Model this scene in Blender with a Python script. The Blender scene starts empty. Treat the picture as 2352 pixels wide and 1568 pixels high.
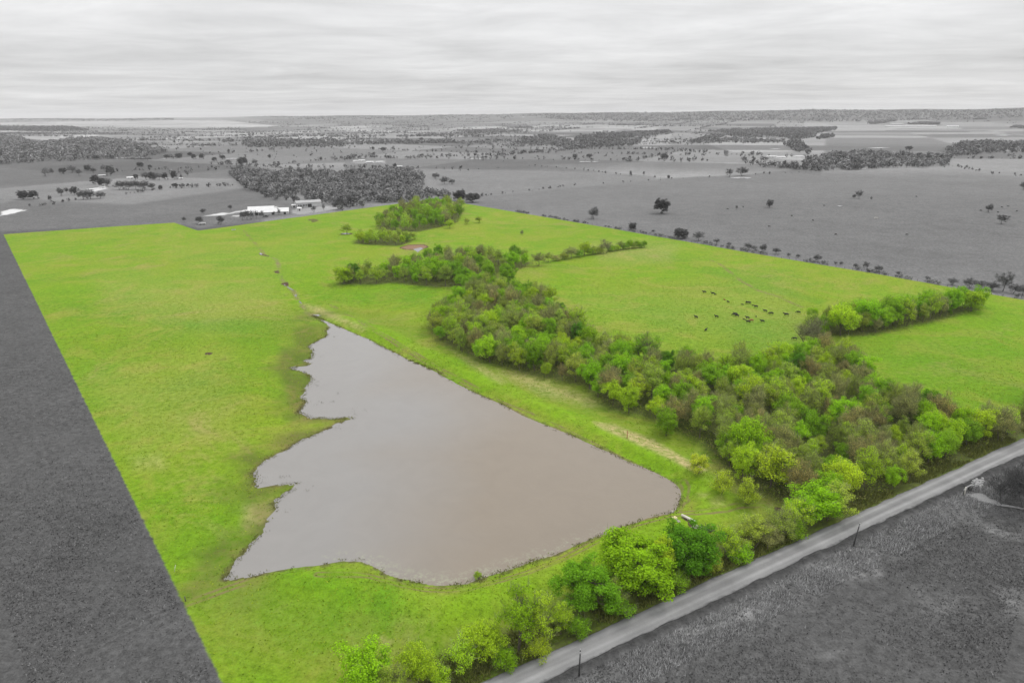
import bpy, bmesh, math, random
import numpy as np
import time
_T0 = time.time()
def lap(w): print('LAP', w, round(time.time() - _T0, 1))
from mathutils import Vector, Matrix

random.seed(7)
RNG = np.random.default_rng(11)
SC = bpy.context.scene
COL = SC.collection

# ------------------------------------------------------------------ camera
CAM_H = 90.0
PITCH = math.atan((784 - 262) / 1568.0)
ROLL = math.radians(0.34)
cam_d = bpy.data.cameras.new("camera")
cam_d.sensor_width = 36.0
cam_d.lens = 24.0
cam_d.clip_start = 1.0
cam_d.clip_end = 90000.0
cam = bpy.data.objects.new("camera", cam_d)
COL.objects.link(cam)
_f = np.array([0, math.cos(PITCH), -math.sin(PITCH)])
_r0 = np.array([1.0, 0, 0])
_u0 = np.array([0, math.sin(PITCH), math.cos(PITCH)])
CR = _r0 * math.cos(ROLL) - _u0 * math.sin(ROLL)
CU = _u0 * math.cos(ROLL) + _r0 * math.sin(ROLL)
CF = _f
m = Matrix(((CR[0], CU[0], -CF[0], 0), (CR[1], CU[1], -CF[1], 0), (CR[2], CU[2], -CF[2], CAM_H), (0, 0, 0, 1)))
cam.matrix_world = m
SC.camera = cam

# ------------------------------------------------------------------ world, sun, exposure
SUN_EL, SUN_AZ = math.radians(52), math.radians(55)      # azimuth clockwise from +Y
world = bpy.data.worlds.new("World")
SC.world = world
world.use_nodes = True
wn, wl = world.node_tree.nodes, world.node_tree.links
wn.clear()
def W(t, **kw):
    n = wn.new(t)
    for k, v in kw.items():
        setattr(n, k, v)
    return n
def wmath(op, a, b=None, clamp=False):
    n = W('ShaderNodeMath', operation=op, use_clamp=clamp)
    for i, v in enumerate((a, b)):
        if v is None: continue
        if isinstance(v, (int, float)): n.inputs[i].default_value = v
        else: wl.new(v, n.inputs[i])
    return n.outputs[0]
tc = W('ShaderNodeTexCoord')
sp = W('ShaderNodeSeparateXYZ'); wl.new(tc.outputs['Generated'], sp.inputs[0])
el = wmath('MAXIMUM', sp.outputs[2], 0.0)
den = wmath('ADD', el, 0.045)
cx = W('ShaderNodeCombineXYZ')
wl.new(wmath('DIVIDE', sp.outputs[0], den), cx.inputs[0])
wl.new(wmath('MULTIPLY', wmath('DIVIDE', sp.outputs[1], den), 1.25), cx.inputs[1])
n1 = W('ShaderNodeTexNoise'); n1.inputs['Scale'].default_value = 0.55; n1.inputs['Detail'].default_value = 7; n1.inputs['Roughness'].default_value = 0.63
n1.inputs['Distortion'].default_value = 0.35
n2 = W('ShaderNodeTexNoise'); n2.inputs['Scale'].default_value = 0.16; n2.inputs['Detail'].default_value = 4
wl.new(cx.outputs[0], n1.inputs['Vector']); wl.new(cx.outputs[0], n2.inputs['Vector'])
base = wmath('MULTIPLY', wmath('ADD', wmath('MULTIPLY', el, 2.0), 1.0), 0.62)          # overcast sky: zenith three times the horizon
cl = wmath('ADD', wmath('MULTIPLY', wmath('SUBTRACT', n1.outputs['Fac'], 0.5), 0.80),
           wmath('MULTIPLY', wmath('SUBTRACT', n2.outputs['Fac'], 0.5), 0.80))
lum = wmath('MULTIPLY', base, wmath('MAXIMUM', wmath('ADD', cl, 1.06), 0.6))
cc = W('ShaderNodeCombineColor')
for i, k in enumerate((1.0, 1.0, 1.005)):
    wl.new(wmath('MULTIPLY', lum, k), cc.inputs[i])
sky = W('ShaderNodeTexSky', sky_type='NISHITA', sun_disc=False)
sky.sun_elevation = SUN_EL
sky.sun_rotation = SUN_AZ
skd = W('ShaderNodeVectorMath', operation='SCALE'); skd.inputs['Scale'].default_value = 0.1
wl.new(sky.outputs[0], skd.inputs[0])
mx = W('ShaderNodeMix', data_type='RGBA'); mx.inputs['Factor'].default_value = 0.965
wl.new(skd.outputs[0], mx.inputs['A']); wl.new(cc.outputs[0], mx.inputs['B'])
bg = W('ShaderNodeBackground'); bg.inputs['Strength'].default_value = 1.0
wl.new(mx.outputs['Result'], bg.inputs['Color'])
wo = W('ShaderNodeOutputWorld'); wl.new(bg.outputs[0], wo.inputs['Surface'])

sun_d = bpy.data.lights.new("sun", 'SUN')
sun_d.energy = 1.5
sun_d.angle = math.radians(10)
sun_d.color = (1.0, 0.97, 0.92)
sun = bpy.data.objects.new("sun", sun_d)
COL.objects.link(sun)
_sd = Vector((math.sin(SUN_AZ) * math.cos(SUN_EL), math.cos(SUN_AZ) * math.cos(SUN_EL), math.sin(SUN_EL)))
sun.rotation_euler = _sd.to_track_quat('Z', 'Y').to_euler()
sun.location = (0, 0, 400)

SC.view_settings.view_transform = 'Standard'
SC.view_settings.look = 'None'
SC.view_settings.exposure = 0.0
SC.view_settings.gamma = 1.0
SC.view_settings.use_curve_mapping = False
SC.render.engine = 'CYCLES'
SC.cycles.max_bounces = 4
SC.cycles.diffuse_bounces = 2
SC.cycles.glossy_bounces = 2
SC.cycles.transmission_bounces = 3
SC.cycles.volume_bounces = 0
SC.cycles.use_denoising = True

# ------------------------------------------------------------------ pixel <-> place helpers (photo coordinates 2352 x 1568)
def rays(px):
    px = np.atleast_2d(np.asarray(px, float))
    d = (px[:, :1] - 1176) / 1568 * CR + (784 - px[:, 1:2]) / 1568 * CU + CF
    return d / np.linalg.norm(d, axis=1, keepdims=True)
def project(P):
    Q = P - np.array([0, 0, CAM_H])
    zc = np.maximum(Q @ CF, 1e-3)
    return np.stack([1176 + 1568 * (Q @ CR) / zc, 784 - 1568 * (Q @ CU) / zc], 1), Q @ CF
def on_plane(px, z):
    d = rays(px)
    t = (z - CAM_H) / d[:, 2]
    return (d * t[:, None] + np.array([0, 0, CAM_H]))[:, :2]
def Zf(ox, oy, s):            # an enlarged detail of the photo: offset and scale in photo pixels
    return lambda pts: [((ox + x / s) * 0.9408, (oy + y / s) * 0.9408) for x, y in pts]
Z1 = Zf(0, 240, 2.8); Z2 = Zf(800, 240, 2.8); Z3 = Zf(1600, 240, 2.6133); Z4 = Zf(400, 440, 2.6133)
Z5 = Zf(1300, 500, 1.96); ZP = Zf(500, 600, 3.92); ZQ = Zf(450, 850, 2.6133); ZR = Zf(1000, 650, 2.94)
ZS = Zf(1400, 1000, 3.92); ZT = Zf(780, 1240, 2.352); ZC = Zf(1650, 680, 6.72); ZF = Zf(430, 470, 5.88)
ZK = Zf(2280, 1100, 9.8); ZH = Zf(2130, 260, 8.711); ZV = Zf(1600, 1250, 2.6133); ZW = Zf(1600, 850, 2.6133)
ZX = Zf(1620, 1240, 14.7)

def dist_line(P, A, closed=False):
    A = np.asarray(A, float)
    B = np.roll(A, -1, 0) if closed else A[1:]
    S = A if closed else A[:-1]
    best = np.full(len(P), 1e18)
    for a, b in zip(S, B):
        ab = b - a
        t = np.clip(((P - a) @ ab) / max(ab @ ab, 1e-9), 0, 1)
        dd = ((P - a - t[:, None] * ab) ** 2).sum(1)
        np.minimum(best, dd, out=best)
    return np.sqrt(best)
def inside(P, A):
    A = np.asarray(A, float)
    r = np.zeros(len(P), bool)
    j = len(A) - 1
    for i in range(len(A)):
        xi, yi = A[i]; xj, yj = A[j]
        c = ((yi > P[:, 1]) != (yj > P[:, 1])) & (P[:, 0] < (xj - xi) * (P[:, 1] - yi) / (yj - yi + 1e-12) + xi)
        r ^= c
        j = i
    return r
def sdist(P, A):
    d = dist_line(P, A, True)
    return np.where(inside(P, A), -d, d)
def sstep(a, b, x):
    t = np.clip((x - a) / (b - a), 0, 1)
    return t * t * (3 - 2 * t)
def vnoise(P, s, seed=0):        # smooth value noise on the ground plan
    q = P / s + seed * 17.31
    i = np.floor(q).astype(np.int64); f = q - i; f = f * f * (3 - 2 * f)
    def h(a, b):
        n = (a * 374761393 + b * 668265263 + seed * 1442695) & 0x7fffffff
        n = ((n ^ (n >> 13)) * 1274126177) & 0x7fffffff
        return ((n ^ (n >> 16)) & 0xffff) / 65535.0
    v00 = h(i[:, 0], i[:, 1]); v10 = h(i[:, 0] + 1, i[:, 1]); v01 = h(i[:, 0], i[:, 1] + 1); v11 = h(i[:, 0] + 1, i[:, 1] + 1)
    return (v00 * (1 - f[:, 0]) + v10 * f[:, 0]) * (1 - f[:, 1]) + (v01 * (1 - f[:, 0]) + v11 * f[:, 0]) * f[:, 1]

# ------------------------------------------------------------------ the plan of the place
WATER = -0.6
_right = ZP([(1040, 668), (1100, 697), (1190, 730), (1260, 765), (1370, 815), (1450, 850), (1560, 890), (1650, 945), (1750, 990), (1850, 1040), (1900, 1070), (2000, 1115), (2100, 1155), (2250, 1225)]) \
    + ZR([(0, 675), (100, 715), (200, 770), (330, 840), (450, 900), (560, 950), (680, 1000), (800, 1070), (900, 1110), (1000, 1150), (1150, 1210), (1300, 1280)]) \
    + ZS([(240, 370), (400, 430), (500, 490), (650, 545), (780, 605), (880, 660), (960, 705), (1010, 750), (1030, 790), (1020, 850), (1000, 920), (960, 970), (920, 990), (800, 1010), (740, 1025), (640, 1060), (500, 1105), (400, 1150), (250, 1205), (130, 1250)]) \
    + ZT([(1460, 216), (1340, 270), (1200, 310), (1050, 365), (930, 400), (850, 430), (740, 440), (650, 438), (560, 420), (490, 405), (390, 378), (340, 345), (300, 320), (240, 303), (120, 300), (60, 312)])
_left = ZQ([(870, 1378), (740, 1395), (560, 1420), (430, 1450), (340, 1462), (250, 1470), (290, 1430), (310, 1390), (370, 1310), (440, 1240), (500, 1170), (540, 1090), (585, 1040), (570, 990), (640, 935), (720, 885), (720, 858), (650, 862), (560, 875), (480, 882), (455, 865), (465, 820), (435, 800), (480, 755), (520, 715), (570, 690), (640, 655), (740, 590), (850, 550), (900, 520), (960, 490), (1015, 468), (1080, 450), (1060, 441), (1000, 447), (940, 450), (880, 440), (830, 445), (780, 425), (720, 410), (740, 395), (775, 350), (760, 320), (770, 280), (770, 250), (800, 225), (820, 200), (790, 165), (740, 145), (675, 123), (770, 118), (800, 100), (770, 85), (765, 75), (810, 70), (820, 45)]) \
    + ZP([(1040, 1000), (1000, 970), (1020, 945), (1090, 905), (1150, 880), (1175, 850), (1165, 815), (1190, 785), (1170, 750), (1110, 715)])
POND = on_plane(_right + _left, WATER)
DAM = on_plane(_right[3:], WATER)
def inset(px): return on_plane(px, 0.0)
PR = inset([(8, 539), (400, 512), (455, 530), (1003, 456), (2352, 688), (2352, 1008), (1115, 1568), (512, 1568)])
def halfplane(P, a, b):          # positive to the right of a->b
    d = (b - a) / np.linalg.norm(b - a)
    return (P[:, 0] - a[0]) * d[1] - (P[:, 1] - a[1]) * d[0]
def d_inside(P):
    top = np.maximum(np.minimum(halfplane(P, PR[0], PR[1]), halfplane(P, PR[1], PR[2])), halfplane(P, PR[2], PR[3]))
    return np.minimum.reduce([top, halfplane(P, PR[3], PR[4]), halfplane(P, PR[5], PR[6]), halfplane(P, PR[7], PR[0])])
# road edges
_up = inset([(1100, 1568), (1505, 1388), (1991, 1170), (2352, 1004)])
_lo = inset([(1265, 1561), (1394, 1499), (1533, 1430), (1613, 1392), (1811, 1295), (1973, 1223), (2060, 1178), (2189, 1116), (2352, 1036)])
RD = _up[-1] - _up[0]; RD /= np.linalg.norm(RD)
RN = np.array([RD[1], -RD[0]])                 # towards the camera side of the road
_mid_u = _up.mean(0)
ROAD_W = float(np.median((_lo - _mid_u) @ RN))
ROAD_C = _mid_u + RN * ROAD_W / 2
def d_road(P): return np.abs((P - ROAD_C) @ RN) - ROAD_W / 2
def side_road(P): return (P - ROAD_C) @ RN
print("road width", ROAD_W)
CREEK = on_plane(ZP([(1040, 668), (985, 640), (960, 590), (900, 530), (865, 465), (850, 430), (790, 390), (765, 365), (735, 320), (715, 280), (710, 240), (705, 180), (680, 130), (600, 98), (530, 70)]), -0.3)
CULV = inset(ZK([(820, 950), (1050, 920), (1200, 940), (1350, 1050), (1460, 1080), (1620, 1180), (1900, 1230), (2200, 1290), (2150, 1320), (1850, 1265), (1550, 1230), (1400, 1180), (1150, 1135), (950, 1060)]))

class Field:
    """a distance field sampled on a plan grid once and read back bilinearly"""
    def __init__(s, fn, pts, margin, step):
        s.lo = pts.min(0) - margin; s.step = step; s.margin = margin
        n = np.ceil((pts.max(0) + margin - s.lo) / step).astype(int) + 2
        s.n = n
        gx, gy = np.meshgrid(np.arange(n[0]), np.arange(n[1]), indexing='ij')
        s.v = fn(np.stack([gx.ravel(), gy.ravel()], 1) * step + s.lo).reshape(n)
    def __call__(s, P):
        u = (P - s.lo) / s.step
        ok = ((u >= 0) & (u < s.n - 1.001)).all(1)
        out = np.full(len(P), float(s.margin))
        q = u[ok]; i = np.floor(q).astype(int); f = q - i
        v = s.v
        out[ok] = (v[i[:, 0], i[:, 1]] * (1 - f[:, 0]) + v[i[:, 0] + 1, i[:, 1]] * f[:, 0]) * (1 - f[:, 1]) + (v[i[:, 0], i[:, 1] + 1] * (1 - f[:, 0]) + v[i[:, 0] + 1, i[:, 1] + 1] * f[:, 0]) * f[:, 1]
        return out
F_POND = Field(lambda P: sdist(P, POND), POND, 62, .8)
F_DAM = Field(lambda P: dist_line(P, DAM), DAM, 115, 1.5)
F_CREEK = Field(lambda P: dist_line(P, CREEK), CREEK, 30, .8)
F_CULV = Field(lambda P: sdist(P, CULV), CULV, 12, .5)

def terrain(P, detail=True):
    P = np.atleast_2d(P)
    x, y = P[:, 0], P[:, 1]
    r = np.hypot(x, y)
    az = np.degrees(np.arctan2(x, y))
    a = sstep(450, 1500, r)
    h = a * (3.0 * np.sin(x / 190 + 1.1) * np.cos(y / 240 + .3) + 3.5 * np.sin(x / 420 - y / 510 + 2.0))
    h += sstep(1500, 4000, r) * 5.0 * np.sin(x / 800 + 0.5) * np.sin(y / 700 + 1.0)
    rf = np.interp(az, [-180, -45, -25, -8, 0, 6, 16, 28, 38, 60, 180], [30, 34, 45, 66, 80, 96, 107, 116, 126, 128, 30])
    h += (rf + 7 * np.sin(az * 0.33 + 1) + 4 * np.sin(az * 0.9)) * sstep(4600, 9500, r)
    if detail:
        near = r < 900
        Q = P[near]
        if len(Q):
            hh = 0.5 * (vnoise(Q, 60, 1) - .5) + 0.12 * (vnoise(Q, 9, 2) - .5)
            din = F_POND(Q)
            dd = F_DAM(Q)
            wig = (vnoise(Q, 3.1, 3) - .5) * 1.3 + (vnoise(Q, 1.2, 4) - .5) * 0.7
            damw = np.exp(-((dd - 7.5) / 4.5) ** 2) * (din > 0)
            lft = sstep(10, 30, dd)
            s = din + wig * (0.3 + 0.9 * lft)
            z0 = hh + 1.3 * damw - 0.9 * sstep(12, 24, dd) * (1 - sstep(60, 110, dd)) * (1 - lft * 0)  * (halfplane(Q, DAM[0], DAM[22]) < 0)
            L = 4 + 11 * lft
            out = WATER + (z0 - WATER) * sstep(0, 1, np.clip(s / L, 0, 1) * 0.75 + 0.0) / 0.84375
            out = np.where(s > L, z0, out)
            inn = WATER - np.clip(-s * 0.12, 0, 1.6)
            hh = np.where(s > 0, out, inn)
            dr = d_road(Q)
            hh = np.where(dr < 8, hh * sstep(2, 8, dr) , hh)
            hh -= 0.16 * sstep(0.6, -0.2, dr)
            hh -= 0.55 * np.exp(-((dr - 2.6) / 1.3) ** 2)
            dc = F_CREEK(Q)
            hh -= 0.30 * np.exp(-(dc / 1.3) ** 2) * sstep(2, 9, din)
            dk = F_CULV(Q)
            hh = np.where(dk < 3, np.minimum(hh, -1.15 + 0.35 * np.clip(dk, -1, 4)), hh)
            h[near] += hh
    return h
def ground_hit(px):
    D = rays(px)
    n = len(D)
    t = np.maximum(np.where(D[:, 2] < -.004, (CAM_H - 16) / np.maximum(-D[:, 2], .004), 4000.0), 60.0); t = np.minimum(t, 3800.0); lo = t * .97; done = np.zeros(n, bool)
    o = np.array([0, 0, CAM_H])
    while not done.all() and t.min() < 40000:
        p = o + D * t[:, None]
        below = p[:, 2] < terrain(p[:, :2])
        done |= below
        lo = np.where(done, lo, t)
        t = np.where(done, t, t * 1.03)
        if (t[~done] > 30000).all(): break
    hi = t
    for _ in range(14):
        mid = (lo + hi) / 2
        p = o + D * mid[:, None]
        b = p[:, 2] < terrain(p[:, :2])
        hi = np.where(b, mid, hi); lo = np.where(b, lo, mid)
    p = o + D * hi[:, None]
    return p
def G(px): return ground_hit(px)
def h_at(x, y): return float(terrain(np.array([[x, y]]))[0])
def height_px(p, dpx):           # metres a vertical thing has that spans dpx photo pixels at ground point p
    q, z = project(np.array([p, [p[0], p[1], p[2] + 1.0]]))
    return dpx / max(q[0, 1] - q[1, 1], 1e-6)
def width_px(p, dpx):
    q, z = project(np.array([p]))
    return dpx * z[0] / 1568

WOODS = {
 'main': [(985, 752), (1015, 790), (1110, 832), (1240, 868), (1340, 888), (1395, 940), (1500, 965), (1600, 1012), (1655, 1065), (1700, 1108), (1755, 1140), (1815, 1165), (1850, 1200), (1930, 1184), (2100, 1108), (2250, 1041), (2352, 996), (2520, 922), (2520, 845), (2352, 936), (2290, 985), (2200, 972), (2120, 948), (2010, 935), (1985, 865), (1975, 835), (1900, 815), (1860, 820), (1780, 845), (1640, 855), (1520, 845), (1470, 825), (1380, 800), (1310, 750), (1290, 725), (1250, 700), (1130, 675), (1060, 700), (1000, 720)],
 'arm': [(1850, 770), (1890, 772), (1990, 772), (2095, 748), (2185, 728), (2250, 708), (2255, 700), (2180, 705), (2100, 712), (2010, 722), (1930, 732), (1860, 742)],
 'upper': [(782, 652), (850, 654), (905, 650), (1000, 660), (1045, 658), (1075, 675), (1130, 662), (1150, 625), (1195, 617), (1225, 604), (1200, 600), (1080, 592), (1000, 595), (960, 604), (900, 624), (830, 634), (788, 642)],
 'clump': [(814, 560), (860, 563), (915, 565), (945, 556), (932, 548), (870, 544), (822, 550)],
 'far': [(868, 528), (910, 530), (960, 533), (1010, 522), (1050, 511), (1056, 498), (1068, 480), (1010, 474), (960, 476), (905, 492), (872, 512)],
}
WOODS_W = {k: G(v)[:, :2] for k, v in WOODS.items()}

lap('plan')
# ------------------------------------------------------------------ material helpers
def new_mat(name):
    mt = bpy.data.materials.new(name)
    mt.use_nodes = True
    mt.node_tree.nodes.clear()
    return mt, mt.node_tree.nodes, mt.node_tree.links
class NB:
    """small node builder"""
    def __init__(s, name):
        s.m, s.n, s.l = new_mat(name)
    def node(s, t, **kw):
        n = s.n.new(t)
        for k, v in kw.items(): setattr(n, k, v)
        return n
    def put(s, sock, v):
        if hasattr(v, 'is_output'): s.l.new(v, sock)
        elif isinstance(v, (tuple, list)) and len(v) == 3 and sock.type == 'RGBA': sock.default_value = (*v, 1)
        else: sock.default_value = v
    def math(s, op, a, b=None, c=None, clamp=False):
        n = s.node('ShaderNodeMath', operation=op, use_clamp=clamp)
        for i, v in enumerate((a, b, c)):
            if v is not None: s.put(n.inputs[i], v)
        return n.outputs[0]
    def mix(s, f, a, b, mode='MIX'):
        n = s.node('ShaderNodeMix', data_type='RGBA', blend_type=mode)
        s.put(n.inputs['Factor'], f); s.put(n.inputs['A'], a); s.put(n.inputs['B'], b)
        return n.outputs['Result']
    def attr(s, name): return s.node('ShaderNodeAttribute', attribute_name=name).outputs['Fac']
    def noise(s, scale, detail=3, rough=.55, vec=None, dist=0):
        n = s.node('ShaderNodeTexNoise')
        n.inputs['Scale'].default_value = scale; n.inputs['Detail'].default_value = detail
        n.inputs['Roughness'].default_value = rough; n.inputs['Distortion'].default_value = dist
        if vec is None: vec = s.coord()
        s.l.new(vec, n.inputs['Vector'])
        return n.outputs['Fac']
    def coord(s):
        if not hasattr(s, '_c'): s._c = s.node('ShaderNodeNewGeometry').outputs['Position']
        return s._c
    def ramp(s, v, a, b):          # linear step a..b -> 0..1
        n = s.node('ShaderNodeMapRange'); n.inputs['From Min'].default_value = a; n.inputs['From Max'].default_value = b
        n.clamp = True; s.put(n.inputs['Value'], v)
        return n.outputs['Result']
    def bump(s, h, strength, dist):
        n = s.node('ShaderNodeBump'); n.inputs['Strength'].default_value = strength; n.inputs['Distance'].default_value = dist
        s.put(n.inputs['Height'], h)
        return n.outputs['Normal']
    def principled(s, col, rough=.9, spec=.2, normal=None, **kw):
        p = s.node('ShaderNodeBsdfPrincipled')
        s.put(p.inputs['Base Color'], col); s.put(p.inputs['Roughness'], rough)
        p.inputs['Specular IOR Level'].default_value = spec
        for k, v in kw.items(): s.put(p.inputs[k.replace('_', ' ')], v)
        if normal is not None: s.l.new(normal, p.inputs['Normal'])
        s.out(p.outputs[0])
        return p
    def out(s, sh):
        o = s.node('ShaderNodeOutputMaterial'); s.l.new(sh, o.inputs['Surface'])

def simple_mat(name, col, rough=.7, var=.15, scale=.6, spec=.3, metallic=0.0):
    b = NB(name)
    n = b.noise(scale, 4)
    c = b.mix(b.ramp(n, .3, .7), tuple(v * (1 - var) for v in col), tuple(min(1, v * (1 + var)) for v in col))
    b.principled(c, rough, spec, b.bump(n, .2, .05), Metallic=metallic)
    return b.m

# ------------------------------------------------------------------ mesh helpers
def mesh_np(name, verts, faces_n, idx, mats=(), smooth=False, mat_idx=None):
    """verts (N,3); faces_n = face sizes array or an int; idx flat loop indices"""
    me = bpy.data.meshes.new(name)
    verts = np.ascontiguousarray(verts, np.float32); idx = np.ascontiguousarray(idx, np.int32).ravel()
    if np.isscalar(faces_n): faces_n = np.full(len(idx) // faces_n, faces_n, np.int32)
    me.vertices.add(len(verts)); me.vertices.foreach_set('co', verts.ravel())
    me.loops.add(len(idx)); me.loops.foreach_set('vertex_index', idx)
    me.polygons.add(len(faces_n))
    st = np.concatenate([[0], np.cumsum(faces_n)[:-1]]).astype(np.int32)
    me.polygons.foreach_set('loop_start', st)
    for mt in mats: me.materials.append(mt)
    if mat_idx is not None: me.polygons.foreach_set('material_index', np.ascontiguousarray(mat_idx, np.int32))
    if smooth: me.polygons.foreach_set('use_smooth', np.ones(len(faces_n), bool))
    me.update(calc_edges=True); me.validate()
    return me
def link(name, data, parent=None, loc=None, rz=0.0, sc=None, color=None):
    o = bpy.data.objects.new(name, data)
    COL.objects.link(o)
    if parent is not None: o.parent = parent
    if loc is not None: o.location = loc
    o.rotation_euler[2] = rz
    if sc is not None: o.scale = sc if hasattr(sc, '__len__') else (sc, sc, sc)
    if color is not None: o.color = color
    return o
def tag(o, label=None, cat=None, group=None, kind=None):
    if label: o['label'] = label
    if cat: o['category'] = cat
    if group: o['group'] = group
    if kind: o['kind'] = kind
    return o
def bm_mesh(bm, name, mat=None, smooth=False):
    me = bpy.data.meshes.new(name)
    bm.normal_update(); bm.to_mesh(me); bm.free()
    if mat: me.materials.append(mat)
    if smooth: me.polygons.foreach_set('use_smooth', np.ones(len(me.polygons), bool))
    return me
def add_box(bm, c, s, rz=0.0, bevel=0.0):
    M = Matrix.Translation(c) @ Matrix.Rotation(rz, 4, 'Z') @ Matrix.Diagonal((*s, 1))
    r = bmesh.ops.create_cube(bm, size=1.0, matrix=M)
    if bevel:
        es = list({e for v in r['verts'] for e in v.link_edges})
        bmesh.ops.bevel(bm, geom=es, offset=bevel, segments=1, affect='EDGES')
def add_tube(bm, pts, rads, seg=6, cap=True):
    rings = []
    for i, p in enumerate(pts):
        p = Vector(p)
        d = (Vector(pts[min(i + 1, len(pts) - 1)]) - Vector(pts[max(i - 1, 0)])).normalized()
        a = d.orthogonal().normalized(); b = d.cross(a)
        rings.append([bm.verts.new(p + (a * math.cos(k * math.tau / seg) + b * math.sin(k * math.tau / seg)) * rads[i]) for k in range(seg)])
    for A, B in zip(rings[:-1], rings[1:]):
        for k in range(seg):
            bm.faces.new((A[k], A[(k + 1) % seg], B[(k + 1) % seg], B[k]))
    if cap:
        bm.faces.new(rings[0][::-1]); bm.faces.new(rings[-1])

# ------------------------------------------------------------------ ground: one sheet to the horizon
ang = np.concatenate([np.linspace(-180, -50, 27)[:-1], np.arange(-50, 50.001, 0.2), np.linspace(50, 180, 27)[1:]])
rad = [12.0]
while rad[-1] < 26000:
    r_ = rad[-1]
    rad.append(r_ * (1.06 if r_ < 55 else 1.0052 if r_ < 560 else 1.010 if r_ < 3000 else 1.02))
rad = np.array(rad)
AA, RR = np.meshgrid(np.radians(ang[:-1]), rad)
nA, nR = len(ang) - 1, len(rad)
GP = np.stack([(RR * np.sin(AA)).ravel(), (RR * np.cos(AA)).ravel()], 1)
GP = np.vstack([GP, [[0, 0]]])
GZ = terrain(GP)
GV = np.column_stack([GP, GZ])
ii = np.arange((nR - 1) * nA).reshape(nR - 1, nA)
a0 = ii; a1 = np.roll(ii, -1, 1)
quads = np.stack([a0, a0 + nA, a1 + nA, a1], -1).reshape(-1, 4)
cen = len(GP) - 1
tris = np.stack([np.full(nA, cen), np.arange(nA), np.roll(np.arange(nA), -1)], 1)
fn = np.concatenate([np.full(len(quads), 4), np.full(len(tris), 3)])
ground_me = mesh_np("ground", GV, fn, np.concatenate([quads.ravel(), tris.ravel()]), smooth=True)
print("ground", len(GV))

lap('ground mesh')
PIX, PZ = project(GV)
vis = PZ > 5
rr = np.hypot(GP[:, 0], GP[:, 1])
near = rr < 900
def attr(name, arr):
    at = ground_me.attributes.new(name, 'FLOAT', 'POINT')
    at.data.foreach_set('value', np.ascontiguousarray(arr, np.float32))
def soft_poly(px, s):           # 1 inside a photo outline laid on the ground, s = softness in photo pixels
    o = np.zeros(len(GP))
    px = np.asarray(px, float)
    k = vis & (PIX[:, 0] > px[:, 0].min() - 3 * s) & (PIX[:, 0] < px[:, 0].max() + 3 * s) & (PIX[:, 1] > px[:, 1].min() - 3 * s) & (PIX[:, 1] < px[:, 1].max() + 3 * s)
    if k.any(): o[k] = sstep(s, -s, sdist(PIX[k], px))
    return o
def near_fn(fn, far=99.0):
    o = np.full(len(GP), far); o[near] = fn(GP[near]); return o
attr('d_in', np.clip(d_inside(GP), -60, 60))
attr('d_shore', np.clip(near_fn(F_POND), -40, 60))
attr('d_dam', np.clip(near_fn(F_DAM), 0, 60))
attr('d_creek', np.clip(near_fn(F_CREEK), 0, 60))
attr('d_road', np.clip(near_fn(d_road), -20, 60))
attr('s_road', np.clip(near_fn(side_road), -60, 60))
TRACKS = [G(ZT([(0, 378), (150, 380), (300, 392), (400, 420), (500, 450), (620, 468), (740, 472), (860, 462), (1000, 425), (1200, 365), (1400, 290), (1600, 185), (1800, 95), (1960, 55), (2030, 30)]))[:, :2],
          G(ZS([(960, 1005), (1060, 990), (1180, 985), (1300, 970), (1450, 950), (1550, 920), (1640, 910), (1750, 912), (1860, 908)]))[:, :2],
          G(ZS([(960, 1005), (1010, 930), (1060, 830), (1075, 740), (1050, 690)]))[:, :2],
          G([(0, 1562), (100, 1530), (230, 1480), (330, 1430), (420, 1388), (520, 1352), (620, 1318), (700, 1308)])[:, :2],
          G(Z5([(850, 262), (900, 285), (1000, 365), (1080, 410), (1180, 440), (1290, 490)]))[:, :2],
          G(Z4([(640, 470), (590, 410), (540, 355), (510, 320)]))[:, :2],
          G([(760, 700), (840, 745), (930, 800), (1030, 860), (1150, 925), (1300, 990), (1420, 1050), (1540, 1110), (1575, 1150)])[:, :2],
          G(Z3([(330, 555), (500, 570), (700, 600), (900, 620), (1100, 640)]))[:, :2],
          G(Z3([(980, 510), (1050, 545), (1150, 560), (1220, 595), (1330, 625), (1450, 632), (1620, 640)]))[:, :2]]
tr = np.full(len(GP), 50.0)
k2 = rr < 1500
for t_ in TRACKS: tr[k2] = np.minimum(tr[k2], dist_line(GP[k2], t_))
attr('d_track', tr)
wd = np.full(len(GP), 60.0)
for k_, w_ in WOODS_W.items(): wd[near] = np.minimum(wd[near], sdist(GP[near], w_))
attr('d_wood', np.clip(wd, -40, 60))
dry = np.zeros(len(GP))
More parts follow.
